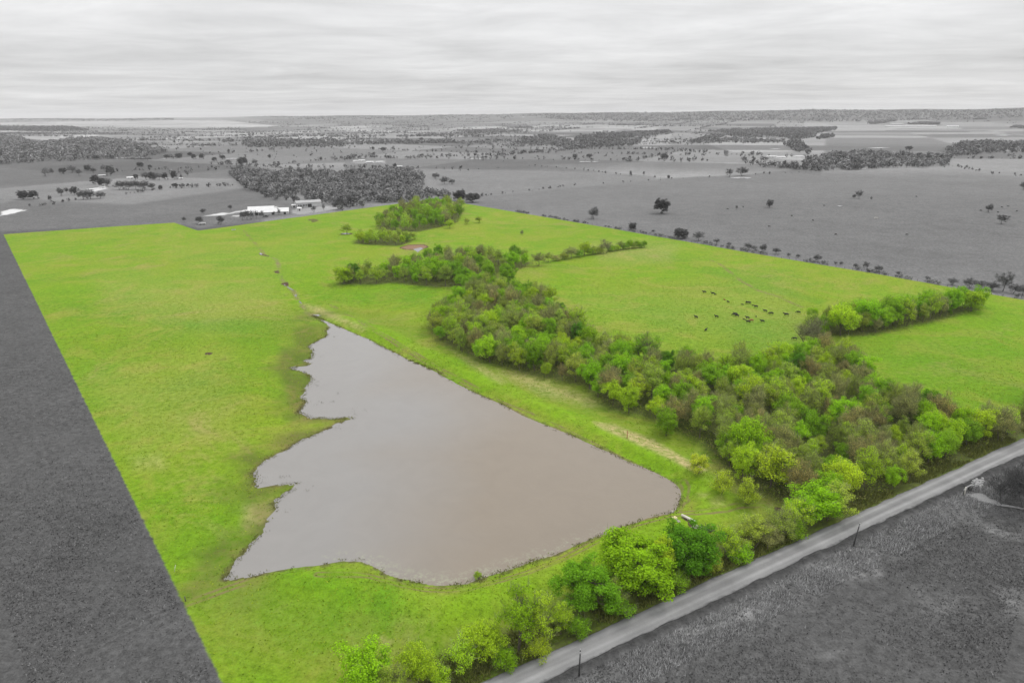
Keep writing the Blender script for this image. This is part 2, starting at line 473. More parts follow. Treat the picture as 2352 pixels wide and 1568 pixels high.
for poly, s, v in [
    ([(1362, 968), (1410, 975), (1500, 1010), (1570, 1050), (1625, 1080), (1600, 1085), (1520, 1045), (1440, 1008), (1375, 980)], 6, 1.0),
    (ZS([(1300, 850), (1420, 820), (1480, 900), (1330, 930)]), 8, .5), (ZS([(1180, 800), (1300, 800), (1270, 835), (1190, 830)]), 6, .5),
    ([(230, 640), (620, 640), (640, 720), (480, 760), (260, 720)], 60, .22), ([(380, 560), (700, 560), (660, 640), (420, 640)], 50, .1),
    ([(200, 860), (520, 800), (560, 1000), (300, 1050)], 60, .15), ([(1300, 690), (1800, 640), (1900, 800), (1500, 770)], 60, .15),
    (ZP([(950, 560), (1100, 590), (1350, 700), (1540, 790), (1500, 810), (1300, 730), (1050, 640)]), 9, .75),
    (ZR([(600, 740), (850, 760), (1100, 860), (1400, 980), (1300, 1010), (1000, 930), (800, 850)]), 15, .55),
    (ZR([(300, 600), (500, 690), (700, 830), (660, 850), (440, 720)]), 8, .55),
    (ZT([(350, 730), (420, 760), (400, 800), (330, 790)]), 6, .4), ([(560, 1160), (640, 1150), (630, 1200), (560, 1215)], 18, .55),
    ([(300, 1050), (370, 1040), (380, 1075), (310, 1075)], 20, .4), ([(1350, 560), (1560, 560), (1540, 600), (1380, 600)], 20, .3)]:
    dry = np.maximum(dry, v * soft_poly(poly, s))
attr('dry', dry)
lush = np.zeros(len(GP))
for poly, s, v in [([(400, 735), (560, 728), (640, 742), (560, 765), (430, 760)], 12, .8), (ZT([(0, 420), (200, 420), (240, 520), (60, 540), (0, 520)]), 40, .6),
    (ZQ([(650, 1440), (1000, 1440), (1050, 1530), (760, 1560)]), 40, .7), ([(500, 1340), (900, 1330), (1000, 1450), (700, 1500), (520, 1450)], 60, .45),
    (ZR([(850, 850), (1000, 870), (1080, 930), (960, 940), (880, 900)]), 10, .6), ([(1650, 745), (1830, 700), (1850, 800), (1700, 830)], 30, .5),
    ([(1620, 610), (1900, 690), (1880, 700), (1600, 625)], 5, .45), ([(700, 665), (1000, 662), (990, 700), (760, 700)], 20, .4), ([(2000, 790), (2352, 730), (2352, 900), (2050, 900)], 60, .35)]:
    lush = np.maximum(lush, v * soft_poly(poly, s))
attr('lush', lush)
dirt = np.zeros(len(GP))
for poly, s, v in [(ZX([(650, 290), (800, 280), (900, 380), (1150, 560), (1330, 660), (1340, 760), (1160, 780), (1050, 690), (880, 620), (860, 500), (700, 400)]), 1.5, 1.0), (ZX([(1430, 700), (1500, 690), (1760, 800), (1740, 900), (1650, 900)]), 2, .7),
    (ZP([(720, 360), (790, 345), (810, 390), (760, 385)]), 1.5, .9), (ZP([(640, 245), (720, 230), (730, 262), (690, 270)]), 1.5, .7), (ZP([(520, 65), (620, 95), (610, 108), (525, 90)]), 1.5, .7),
    (ZP([(0, 1020), (60, 1018), (90, 1030), (40, 1045), (0, 1042)]), 1.5, .9), (ZP([(110, 1100), (200, 1050), (215, 1100), (130, 1108)]), 2, .45),
    (Z4([(1500, 430), (1560, 412), (1660, 410), (1690, 425), (1640, 445), (1540, 442)]), 1.2, 1.6), (Z4([(1125, 338), (1200, 335), (1205, 345), (1130, 348)]), .8, .8),
    (ZF([(1850, 375), (2000, 370), (2080, 400), (1960, 440)]), 1.2, .6), (ZT([(690, 915), (740, 910), (745, 940), (690, 945)]), 2, .9), (ZS([(1900, 925), (2060, 940), (2050, 975), (1930, 965)]), 2.5, .8)]:
    dirt = np.maximum(dirt, v * soft_poly(poly, s))
attr('dirt', dirt)
damp = np.zeros(len(GP))
for poly, s, v in [(ZQ([(620, 0), (830, -20), (815, 100), (680, 128), (800, 190), (775, 300), (760, 350), (735, 400), (660, 400), (640, 250), (580, 120)]), 16, .95), (ZQ([(360, 790), (430, 760), (480, 780), (470, 890), (410, 890)]), 10, .9), (ZQ([(420, 990), (560, 960), (590, 1040), (520, 1130), (440, 1100)]), 14, .7),
    (ZQ([(200, 1450), (300, 1340), (420, 1210), (520, 1100), (560, 1110), (460, 1250), (340, 1390), (300, 1480), (200, 1490)]), 8, .75), (ZP([(850, 800), (1000, 740), (1150, 720), (1200, 790), (1170, 880), (1020, 960), (1010, 1060), (900, 1150), (700, 1180), (690, 1120), (860, 1000)]), 12, .75), (ZP([(700, 1130), (860, 1010), (900, 1050), (830, 1150), (700, 1190)]), 8, .9), (ZQ([(430, 740), (520, 690), (740, 570), (760, 590), (560, 710), (460, 790)]), 6, .5)]:
    damp = np.maximum(damp, v * soft_poly(poly, s))
attr('damp', damp)
pale = np.zeros(len(GP))
for poly, s, v in [(ZF([(400, 335), (520, 315), (640, 292), (860, 292), (700, 320), (520, 336)]), .6, 1), (ZF([(770, 285), (1000, 248), (1300, 205), (1480, 195), (1400, 225), (1000, 275), (800, 290)]), .6, 1),
    (ZF([(1660, 250), (1800, 225), (2050, 205), (2330, 180), (2352, 230), (2000, 290), (1760, 315), (1640, 300)]), 1.2, .55), (ZF([(770, 335), (900, 325), (930, 345), (840, 350)]), .6, .9),
    (Z1([(0, 775), (90, 755), (180, 765), (80, 790), (0, 805)]), .7, 1.1),
    (Z1([(600, 620), (720, 600), (730, 620), (640, 640)]), .6, .7), (Z2([(170, 430), (400, 425), (400, 445), (180, 445)]), .8, .5), (Z3([(700, 365), (960, 365), (940, 395), (800, 390)]), .8, .5)]:
    pale = np.maximum(pale, v * soft_poly(poly, s))
for poly, s, v in [  # dry pale grass by the road
    (ZV([(130, 760), (330, 700), (320, 780), (200, 820)]), 9, .42), (ZV([(360, 640), (560, 580), (740, 580), (640, 650), (480, 710), (380, 720)]), 12, .42),
    (ZV([(960, 360), (1150, 310), (1400, 320), (1450, 400), (1250, 430), (1040, 400)]), 18, .4), (ZV([(2050, 40), (2150, 80), (2330, 150), (2330, 190), (2130, 130)]), 10, .35),
    (ZV([(2180, 500), (2352, 500), (2352, 650), (2250, 620)]), 18, .35), (ZV([(1000, 880), (1220, 880), (1100, 930)]), 12, .2), (ZV([(1650, 540), (1900, 520), (2080, 640), (1800, 640)]), 40, .18)]:
    pale = np.maximum(pale, v * soft_poly(poly, s))
attr('pale', pale)
# grey of the fields outside the pasture (base colour of each field's sward)
tone = np.full(len(GP), 0.135)
def paint(poly, v, s):
    global tone
    k = soft_poly(poly, s); tone = tone * (1 - k) + v * k
paint([(-400, 535), (600, 505), (600, 1700), (-400, 1700)], .062, 14)
paint([(900, 1800), (1200, 1575), (2400, 1010), (2900, 800), (2900, 1900)], .060, 8)
paint([(-300, 440), (300, 470), (560, 432), (640, 460), (760, 480), (460, 525), (400, 510), (-300, 545)], .092, 4)
paint([(1003, 456), (1450, 415), (1700, 395), (2200, 392), (2500, 420), (2500, 700), (1500, 545)], .108, 8)
paint([(1500, 470), (2500, 440), (2500, 700), (1800, 590)], .095, 40)
paint(Z2([(650, 520), (1050, 475), (1400, 460), (2300, 550), (1100, 670), (840, 640)]), .125, 2)
paint(Z2([(1450, 455), (2352, 430), (2352, 545), (1650, 480)]), .175, 1.2)
paint(Z3([(0, 410), (500, 410), (900, 455), (600, 485), (0, 515)]), .17, 1.2)
paint(Z1([(0, 455), (600, 430), (1500, 420), (1700, 430), (780, 505), (600, 600), (0, 720)]), .125, 3)
paint(Z1([(0, 165), (1250, 150), (1500, 148), (1900, 190), (2352, 190), (1500, 205), (0, 185)]), .23, 1)
paint(Z1([(0, 215), (500, 225), (700, 250), (400, 300), (300, 295), (0, 250)]), .21, 1)
paint(Z1([(1050, 280), (1500, 235), (2300, 230), (2352, 290), (1700, 290), (1200, 305)]), .20, 1)
paint(Z1([(1700, 460), (2352, 440), (2352, 500), (1900, 500)]), .20, 1)
paint(Z2([(0, 190), (700, 195), (1300, 190), (2300, 185), (2200, 235), (1000, 235), (0, 250)]), .19, 1)
paint(Z2([(1950, 285), (2352, 245), (2352, 320), (2100, 330)]), .18, 1)
paint(Z3([(480, 250), (680, 250), (820, 280), (900, 340), (500, 345), (320, 290)]), .19, 1)
paint(Z3([(950, 150), (1350, 160), (2200, 150), (2352, 200), (2352, 260), (1900, 300), (1750, 350), (1000, 350), (930, 280)]), .165, 2)
paint([(1300, 250), (2400, 240), (2400, 277), (1300, 275)], .085, 1.5)
paint([(500, 262), (1300, 256), (1300, 275), (900, 288), (640, 280)], .10, 1.5)
_ga = math.radians(-24)
u_ = (GP[:, 0] * math.cos(_ga) + GP[:, 1] * math.sin(_ga)) / 340; v_ = (-GP[:, 0] * math.sin(_ga) + GP[:, 1] * math.cos(_ga)) / 270
iu, iv = np.floor(u_).astype(np.int64), np.floor(v_).astype(np.int64)
hh_ = (iu * 73856093 ^ iv * 19349663 ^ 5 * 83492791) & 0x7fffffff
hh_ = ((hh_ ^ (hh_ >> 13)) * 1274126177) & 0x7fffffff
cellr = ((hh_ ^ (hh_ >> 16)) & 0xffff) / 65535.0
far_ = sstep(1050, 1300, rr) * (1 - .6 * sstep(5000, 7000, rr))
tone = tone * (1 - .10 * far_) * (1 + far_ * (cellr - .5) * .95)
attr('tone', tone)

lap('attrs')
b = NB('ground_material')
pos = b.coord()
n_big = b.noise(.012, 4, .6); n_mid = b.noise(.09, 4, .6); n_fine = b.noise(.55, 5, .7); n_vf = b.noise(2.3, 4, .7)
n_str = b.noise(.035, 5, .65, dist=1.5)
micro = b.math('ADD', b.math('MULTIPLY', b.ramp(n_fine, .30, .70), .6), b.math('MULTIPLY', b.ramp(n_vf, .32, .68), .4))
# green sward
g = b.mix(b.ramp(n_mid, .35, .68), (.122, .232, .008), (.152, .250, .012))
g = b.mix(b.ramp(n_big, .42, .66), g, (.172, .232, .018))
g = b.mix(b.math('MULTIPLY', b.ramp(b.noise(.007, 5, .6, dist=.7), .50, .36), .75), g, (.098, .205, .008))
g = b.mix(b.math('MULTIPLY', b.ramp(b.math('ADD', b.noise(.02, 6, .7, dist=1.0), b.math('MULTIPLY', n_fine, .25)), .68, .80), .7), g, (.225, .205, .062))
g = b.mix(b.math('MULTIPLY', b.ramp(n_str, .48, .68), .75), g, (.225, .238, .040))
crest = b.math('MULTIPLY', b.ramp(b.attr('d_dam'), 3.5, 5.5), b.ramp(b.attr('d_dam'), 13, 10))
g = b.mix(b.math('MULTIPLY', crest, .6), g, (.150, .272, .010))
rough = b.math('MULTIPLY', b.ramp(b.attr('d_dam'), 12, 15), b.ramp(b.attr('d_dam'), 32, 24))
g = b.mix(b.math('MULTIPLY', b.math('MULTIPLY', rough, b.ramp(n_fine, .4, .62)), .6), g, (.150, .165, .035))
lu = b.math('ADD', b.attr('lush'), b.math('ADD', b.math('MULTIPLY', b.ramp(n_fine, .55, .72), .35), b.math('MULTIPLY', b.ramp(b.noise(.028, 5, .65, dist=.8), .52, .68), .42)), clamp=True)
g = b.mix(b.math('MULTIPLY', lu, .9), g, (.085, .205, .008))
dr_ = b.math('MULTIPLY', b.attr('dry'), b.ramp(b.math('ADD', n_fine, b.math('MULTIPLY', n_mid, .5)), .55, .85))
g = b.mix(b.math('ADD', b.math('MULTIPLY', dr_, .8), b.math('MULTIPLY', b.attr('dry'), .25), clamp=True), g, (.33, .28, .13))
gk = b.math('ADD', .55, b.math('MULTIPLY', micro, .90))
gs = b.node('ShaderNodeVectorMath', operation='SCALE'); b.l.new(g, gs.inputs[0]); b.l.new(gk, gs.inputs['Scale']); g = gs.outputs[0]
# darker, wetter, brownish rim on the shallow shore, mud lip by the dam
sh = b.math('ADD', b.attr('d_shore'), b.math('MULTIPLY', b.math('SUBTRACT', n_mid, .5), 26))
shallow = b.ramp(b.attr('d_dam'), 8, 26)
rim = b.math('MULTIPLY', b.ramp(sh, 11, 0.5), shallow)
rim = b.math('MAXIMUM', rim, b.attr('damp'))
rim = b.math('MULTIPLY', rim, b.ramp(b.math('ADD', n_fine, b.math('MULTIPLY', n_vf, .6)), .42, .90))
g = b.mix(b.math('MULTIPLY', rim, .85), g, b.mix(b.ramp(n_str, .4, .6), (.062, .075, .018), (.145, .112, .048)))
mud = b.math('MULTIPLY', b.ramp(b.math('ADD', b.attr('d_shore'), b.math('MULTIPLY', b.math('SUBTRACT', n_fine, .5), 4.5)), 1.4, .2), b.ramp(n_str, .30, .62))
g = b.mix(b.math('MULTIPLY', mud, .92), g, (.085, .070, .040))
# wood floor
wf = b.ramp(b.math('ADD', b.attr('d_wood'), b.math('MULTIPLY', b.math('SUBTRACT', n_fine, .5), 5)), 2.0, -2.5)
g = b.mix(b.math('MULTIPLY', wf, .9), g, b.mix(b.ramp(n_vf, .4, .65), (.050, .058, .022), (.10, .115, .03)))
# rough verge inside the road
rv = b.math('MULTIPLY', b.ramp(b.attr('d_road'), 12, 7), b.ramp(n_fine, .25, .55))
g = b.mix(b.math('MULTIPLY', rv, .92), g, (.075, .085, .028))
# worn wheel tracks, creek and bare soil
tk = b.math('MULTIPLY', b.ramp(b.math('ABSOLUTE', b.math('SUBTRACT', b.attr('d_track'), .85)), .55, .15), b.ramp(b.math('ADD', n_mid, b.math('MULTIPLY', n_fine, .5)), .62, .86))
g = b.mix(b.math('MULTIPLY', tk, .85), g, (.17, .135, .065))
cr = b.ramp(b.math('ADD', b.attr('d_creek'), b.math('MULTIPLY', b.math('SUBTRACT', n_fine, .5), 5)), 1.9, .5)
cr = b.math('MULTIPLY', cr, b.ramp(b.math('ADD', n_mid, b.math('MULTIPLY', n_fine, .4)), .58, .82))
g = b.mix(b.math('MULTIPLY', cr, .85), g, b.mix(b.ramp(n_vf, .4, .6), (.085, .075, .045), (.27, .215, .12)))
ds = b.ramp(b.math('ADD', b.attr('dirt'), b.math('MULTIPLY', b.math('SUBTRACT', n_fine, .5), .9)), .35, .7)
g = b.mix(ds, g, b.mix(b.ramp(b.attr('dirt'), 1.0, 1.5), (.075, .048, .033), (.21, .135, .085)))
# grey country outside
t_ = b.math('MULTIPLY', b.attr('tone'), b.math('ADD', .50, b.math('MULTIPLY', micro, 1.5)))
t_ = b.math('MULTIPLY', t_, b.math('ADD', .72, b.math('MULTIPLY', n_mid, .56)))
t_ = b.math('MULTIPLY', t_, b.math('ADD', .76, b.math('MULTIPLY', n_big, .48)))
t_ = b.math('MULTIPLY', t_, b.math('SUBTRACT', 1.0, b.math('MULTIPLY', tk, .22)))
verge = b.math('MULTIPLY', b.ramp(b.attr('s_road'), 14, 7), b.ramp(b.attr('s_road'), 3.2, 5.0))
pl = b.math('ADD', b.attr('pale'), b.math('MULTIPLY', verge, .22))
pn = b.ramp(b.math('ADD', b.math('MULTIPLY', n_fine, .8), b.math('MULTIPLY', n_mid, .5)), .45, .85)
plm = b.math('MULTIPLY', pl, b.math('MAXIMUM', pn, b.ramp(b.attr('pale'), .45, .6)))
t_ = b.math('ADD', t_, b.math('MULTIPLY', plm, .36))
dv = b.math('MULTIPLY', b.ramp(b.attr('d_road'), 2.6, .9), b.ramp(b.attr('d_road'), -.6, .3))
t_ = b.math('MULTIPLY', t_, b.math('SUBTRACT', 1.0, b.math('MULTIPLY', dv, .35)))
gc = b.node('ShaderNodeCombineColor')
for i in range(3): b.l.new(t_, gc.inputs[i])
edge = b.ramp(b.math('ADD', b.attr('d_in'), b.math('MULTIPLY', b.math('SUBTRACT', n_fine, .5), 1.2)), -.25, .25)
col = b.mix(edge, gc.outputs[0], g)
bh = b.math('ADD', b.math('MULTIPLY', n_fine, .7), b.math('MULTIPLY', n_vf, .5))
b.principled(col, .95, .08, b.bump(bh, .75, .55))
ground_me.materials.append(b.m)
ground = tag(link('ground', ground_me), kind='structure')

# ------------------------------------------------------------------ pond
def flat_poly(name, pts, z, mat, kind='structure'):
    bm = bmesh.new()
    f = bm.faces.new([bm.verts.new((p[0], p[1], z)) for p in pts])
    bmesh.ops.triangulate(bm, faces=[f])
    bmesh.ops.recalc_face_normals(bm, faces=bm.faces)
    me = bm_mesh(bm, name, mat)
    o = tag(link(name, me), kind=kind)
    return o
b = NB('pond_water_material')
nb = b.noise(.018, 4, .55, dist=.6)
sepx = b.node('ShaderNodeSeparateXYZ'); b.l.new(b.coord(), sepx.inputs[0])
# silty brown by the deep dam side; sky sheen painted into the paler shallows
si = b.node('ShaderNodeAttribute', attribute_name='silt_sheen').outputs['Fac']
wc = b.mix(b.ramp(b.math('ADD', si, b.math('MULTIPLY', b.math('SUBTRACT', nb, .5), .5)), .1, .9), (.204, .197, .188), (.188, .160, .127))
mpw = b.node('ShaderNodeMapping'); mpw.inputs['Scale'].default_value = (1.0, 1.0, 1.0); b.l.new(b.coord(), mpw.inputs['Vector'])
rip = b.noise(1.1, 3, .6, vec=mpw.outputs[0])
alg = b.math('MULTIPLY', b.node('ShaderNodeAttribute', attribute_name='algae').outputs['Fac'], b.ramp(b.math('ADD', b.noise(.9, 5, .75), b.math('MULTIPLY', nb, .4)), .70, .86))
wc = b.mix(b.math('MULTIPLY', alg, .6), wc, (.27, .285, .20))
mott = b.noise(.11, 5, .6, dist=1.2)
wk = b.node('ShaderNodeVectorMath', operation='SCALE'); b.l.new(wc, wk.inputs[0]); b.l.new(b.math('ADD', .93, b.math('MULTIPLY', mott, .14)), wk.inputs['Scale'])
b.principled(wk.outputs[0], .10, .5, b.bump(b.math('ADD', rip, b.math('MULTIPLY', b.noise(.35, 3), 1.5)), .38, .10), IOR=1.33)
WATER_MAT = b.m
# water sheet: a grid clipped well inside the banks (the banks' own slope cuts the shoreline)
lo_, hi_ = POND.min(0) - 6, POND.max(0) + 6
gx = np.linspace(lo_[0], hi_[0], 90); gy = np.linspace(lo_[1], hi_[1], 110)
GX, GY = np.meshgrid(gx, gy)
WP = np.stack([GX.ravel(), GY.ravel()], 1)
sdw = sdist(WP, POND)
keep = sdw < 3.5
qi = np.arange(len(WP)).reshape(GX.shape)
q = np.stack([qi[:-1, :-1], qi[:-1, 1:], qi[1:, 1:], qi[1:, :-1]], -1).reshape(-1, 4)
q = q[keep[q].all(1)]
used = np.unique(q); remap = np.zeros(len(WP), int); remap[used] = np.arange(len(used))
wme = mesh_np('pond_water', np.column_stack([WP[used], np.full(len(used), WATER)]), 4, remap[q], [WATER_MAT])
at = wme.attributes.new('silt_sheen', 'FLOAT', 'POINT')
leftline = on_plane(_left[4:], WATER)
silt_sheen = sstep(4, 62, dist_line(WP[used], leftline)) * (0.45 + .55 * sstep(330, 150, WP[used][:, 1]))
at.data.foreach_set('value', silt_sheen.astype(np.float32))
damline = on_plane(_right[44:], WATER)
alga = sstep(5.5, 1.0, dist_line(WP[used], damline))
wme.attributes.new('algae', 'FLOAT', 'POINT').data.foreach_set('value', alga.astype(np.float32))
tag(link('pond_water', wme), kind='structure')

b = NB('far_water_material')
b.principled((.16, .16, .16), .12, .5, b.bump(b.noise(.8, 3), .05, .1), IOR=1.33)
FAR_WATER = b.m
def draped(name, px, mat, lift=.25, sub=3):
    W_ = G(px)[:, :2]
    bm = bmesh.new()
    f = bm.faces.new([bm.verts.new((p[0], p[1], 0)) for p in W_])
    bmesh.ops.triangulate(bm, faces=[f])
    bmesh.ops.subdivide_edges(bm, edges=bm.edges[:], cuts=sub, use_grid_fill=True)
    P = np.array([v.co[:2] for v in bm.verts]); z = terrain(P)
    zz = np.maximum(z, np.median(z)) + lift
    for v, k in zip(bm.verts, zz): v.co.z = k
    bmesh.ops.recalc_face_normals(bm, faces=bm.faces)
    if bm.faces[:][0].normal.z < 0: bmesh.ops.reverse_faces(bm, faces=bm.faces)
    return tag(link(name, bm_mesh(bm, name, mat)), kind='structure')
for px in [Z1([(590, 411), (800, 404), (1040, 408), (1040, 414), (800, 416), (600, 420)]), Z1([(1110, 411), (1200, 408), (1210, 414), (1120, 416)]), Z1([(1540, 414), (1590, 409), (1635, 411), (1625, 417), (1560, 419)]),
           Z2([(915, 416), (1020, 413), (1140, 416), (1030, 420)]), Z2([(1720, 434), (1790, 430), (1870, 433), (1800, 438)]), Z2([(1175, 307), (1240, 303), (1305, 307), (1240, 311)]), Z2([(2115, 337), (2180, 333), (2255, 338), (2180, 344)]),
           Z2([(1965, 288), (2000, 284), (2030, 287), (2000, 292)]), Z3([(470, 508), (540, 502), (620, 506), (590, 514), (510, 514)]), Z3([(1250, 450), (1290, 445), (1335, 449), (1300, 455)]), Z3([(1345, 318), (1420, 314), (1500, 317), (1430, 321)]),
           Z3([(725, 324), (765, 321), (805, 324), (765, 328)]), Z3([(2150, 237), (2220, 232), (2290, 236), (2220, 241)]), Z3([(1155, 689), (1175, 686), (1198, 690), (1175, 693)]), Z4([(1128, 342), (1160, 338), (1195, 342), (1160, 347)]),
           Z3([(1600, 194), (1640, 192), (1680, 194), (1640, 196)]), Z2([(480, 290), (510, 287), (540, 290), (510, 293)])]:
    draped('stock_pond_water', px, FAR_WATER)
# creek water slivers
for px in [ZP([(765, 368), (800, 392), (850, 426), (845, 432), (795, 402), (758, 376)]), ZP([(860, 445), (882, 470), (872, 492), (855, 470)]), ZP([(900, 520), (930, 548), (922, 556), (897, 532)]), ZP([(528, 68), (552, 78), (545, 88), (524, 80)]), Z4([(1590, 440), (1640, 428), (1655, 436), (1620, 460)])]:
    draped('creek_water', px, FAR_WATER, .03, 2)
flat_poly('culvert_pool_water', CULV, -0.95, FAR_WATER)

lap('water')
# ------------------------------------------------------------------ gravel road
b = NB('gravel_material')
vr = b.node('ShaderNodeVectorRotate', rotation_type='Z_AXIS'); vr.inputs['Angle'].default_value = -math.atan2(RD[1], RD[0])
b.l.new(b.coord(), vr.inputs['Vector'])
mp = b.node('ShaderNodeMapping'); mp.inputs['Scale'].default_value = (.03, .8, 1); b.l.new(vr.outputs[0], mp.inputs['Vector'])
lanes = b.noise(1.0, 4, .6, vec=mp.outputs[0]); gr = b.noise(4.0, 4, .7); gm = b.noise(.15, 4)
au = b.node('ShaderNodeAttribute', attribute_name='across').outputs['Fac']
rut = b.math('MULTIPLY', b.ramp(b.math('ABSOLUTE', b.math('SUBTRACT', b.math('ABSOLUTE', au), .42)), .25, .03), .26)
v = b.math('ADD', .070, b.math('ADD', b.math('MULTIPLY', lanes, .13), b.math('ADD', b.math('MULTIPLY', gr, .07), b.math('MULTIPLY', b.ramp(gm, .3, .7), .06))))
v = b.math('MULTIPLY', v, b.math('ADD', .92, rut))
edge_ = b.ramp(b.math('ADD', b.math('ABSOLUTE', au), b.math('MULTIPLY', b.math('SUBTRACT', b.noise(.7, 4), .5), .35)), .86, 1.0)
v = b.math('MULTIPLY', v, b.math('SUBTRACT', 1.0, b.math('MULTIPLY', edge_, .5)))
gc = b.node('ShaderNodeCombineColor')
for i in range(3): b.l.new(v, gc.inputs[i])
b.principled(gc.outputs[0], .95, .1, b.bump(gr, .4, .06))
L0 = -170.0; N = 520; K = 13
s_ = np.linspace(L0, 480, N); w_ = np.linspace(-1, 1, K)
SS, WWW = np.meshgrid(s_, w_, indexing='ij')
base_pt = _mid_u + RN * ROAD_W / 2
XY = base_pt + SS[..., None] * RD + (WWW * ROAD_W / 2)[..., None] * RN
jit = ((vnoise(XY.reshape(-1, 2), 5.0, 9) - .5) * .45 + (vnoise(XY.reshape(-1, 2), 2.6, 10) - .5) * .55).reshape(SS.shape) * (np.abs(WWW) > .95)
XY = XY + jit[..., None] * RN * np.sign(WWW)[..., None]
ZZ = 0.03 + 0.16 * (1 - WWW ** 2) - .07 * (np.abs(WWW) > .99)
V = np.concatenate([XY.reshape(-1, 2), ZZ.reshape(-1, 1)], 1)
q = np.arange(N * K).reshape(N, K)
Q = np.stack([q[:-1, :-1], q[:-1, 1:], q[1:, 1:], q[1:, :-1]], -1).reshape(-1, 4)[:, ::-1]
rme = mesh_np('gravel_road', V, 4, Q, [b.m], smooth=True)
rme.attributes.new('across', 'FLOAT', 'POINT').data.foreach_set('value', WWW.ravel().astype(np.float32))
rd = tag(link('gravel_road', rme), kind='structure')
if rme.polygons[0].normal.z < 0: rme.flip_normals()

# ------------------------------------------------------------------ trees
def leaf_material(name, twig):
    b = NB(name)
    oi = b.node('ShaderNodeObjectInfo')
    isl = b.node('ShaderNodeNewGeometry').outputs['Random Per Island']
    col = oi.outputs['Color']
    if twig:
        bw = b.node('ShaderNodeRGBToBW'); b.l.new(col, bw.inputs[0])
        cc = b.node('ShaderNodeCombineColor')
        for i, k in enumerate((.84, .90, .46)):
            ch = b.math('MULTIPLY', bw.outputs[0], b.math('ADD', .82, b.math('MULTIPLY', oi.outputs['Alpha'], k - .82)))
            b.l.new(ch, cc.inputs[i])
        col = b.mix(.85, col, cc.outputs[0])
        k = b.math('ADD', .40, b.math('MULTIPLY', isl, .55))
    else:
        k = b.math('ADD', .62, b.math('MULTIPLY', isl, .72))
    k = b.math('MULTIPLY', k, b.math('ADD', .88, b.math('MULTIPLY', oi.outputs['Random'], .24)))
    sc = b.node('ShaderNodeVectorMath', operation='SCALE'); b.l.new(col, sc.inputs[0]); b.l.new(k, sc.inputs['Scale'])
    d = b.node('ShaderNodeBsdfDiffuse'); b.l.new(sc.outputs[0], d.inputs['Color'])
    if twig: b.out(d.outputs[0]); return b.m
    t = b.node('ShaderNodeBsdfTranslucent'); b.l.new(sc.outputs[0], t.inputs['Color'])
    ms = b.node('ShaderNodeMixShader'); ms.inputs[0].default_value = .33
    b.l.new(d.outputs[0], ms.inputs[1]); b.l.new(t.outputs[0], ms.inputs[2])
    b.out(ms.outputs[0])
    return b.m
LEAF = leaf_material('leaf_material', False)
TWIG = leaf_material('twig_material', True)
b = NB('bark_material')
oi = b.node('ShaderNodeObjectInfo')
n = b.noise(3.0, 4, .6)
sc_ = b.node('ShaderNodeVectorMath', operation='SCALE'); b.l.new(oi.outputs['Color'], sc_.inputs[0]); b.l.new(b.math('ADD', .6, b.math('MULTIPLY', n, .8)), sc_.inputs['Scale'])
b.principled(sc_.outputs[0], .9, .1, b.bump(n, .5, .05))
BARK = b.m

def unit(v): return v / np.maximum(np.linalg.norm(v, axis=-1, keepdims=True), 1e-9)
def quads_from(c, nrm, size, rng, aspect=.7):
    """leaf faces: rhombs at c facing nrm"""
    n_ = len(c)
    a = unit(np.cross(nrm, unit(rng.normal(size=(n_, 3)))))
    bb = np.cross(nrm, a)
    s = size[:, None]
    V = np.stack([c - a * s, c - bb * s * aspect, c + a * s, c + bb * s * aspect], 1)
    return V.reshape(-1, 3)
def sticks(p, d, ln, w, rng):
    """thin flat twigs starting at p along d"""
    n_ = len(p)
    a = unit(np.cross(d, unit(rng.normal(size=(n_, 3))))) * w[:, None]
    e = p + d * ln[:, None]
    return np.stack([p - a, p + a, e + a * .3, e - a * .3], 1).reshape(-1, 3)

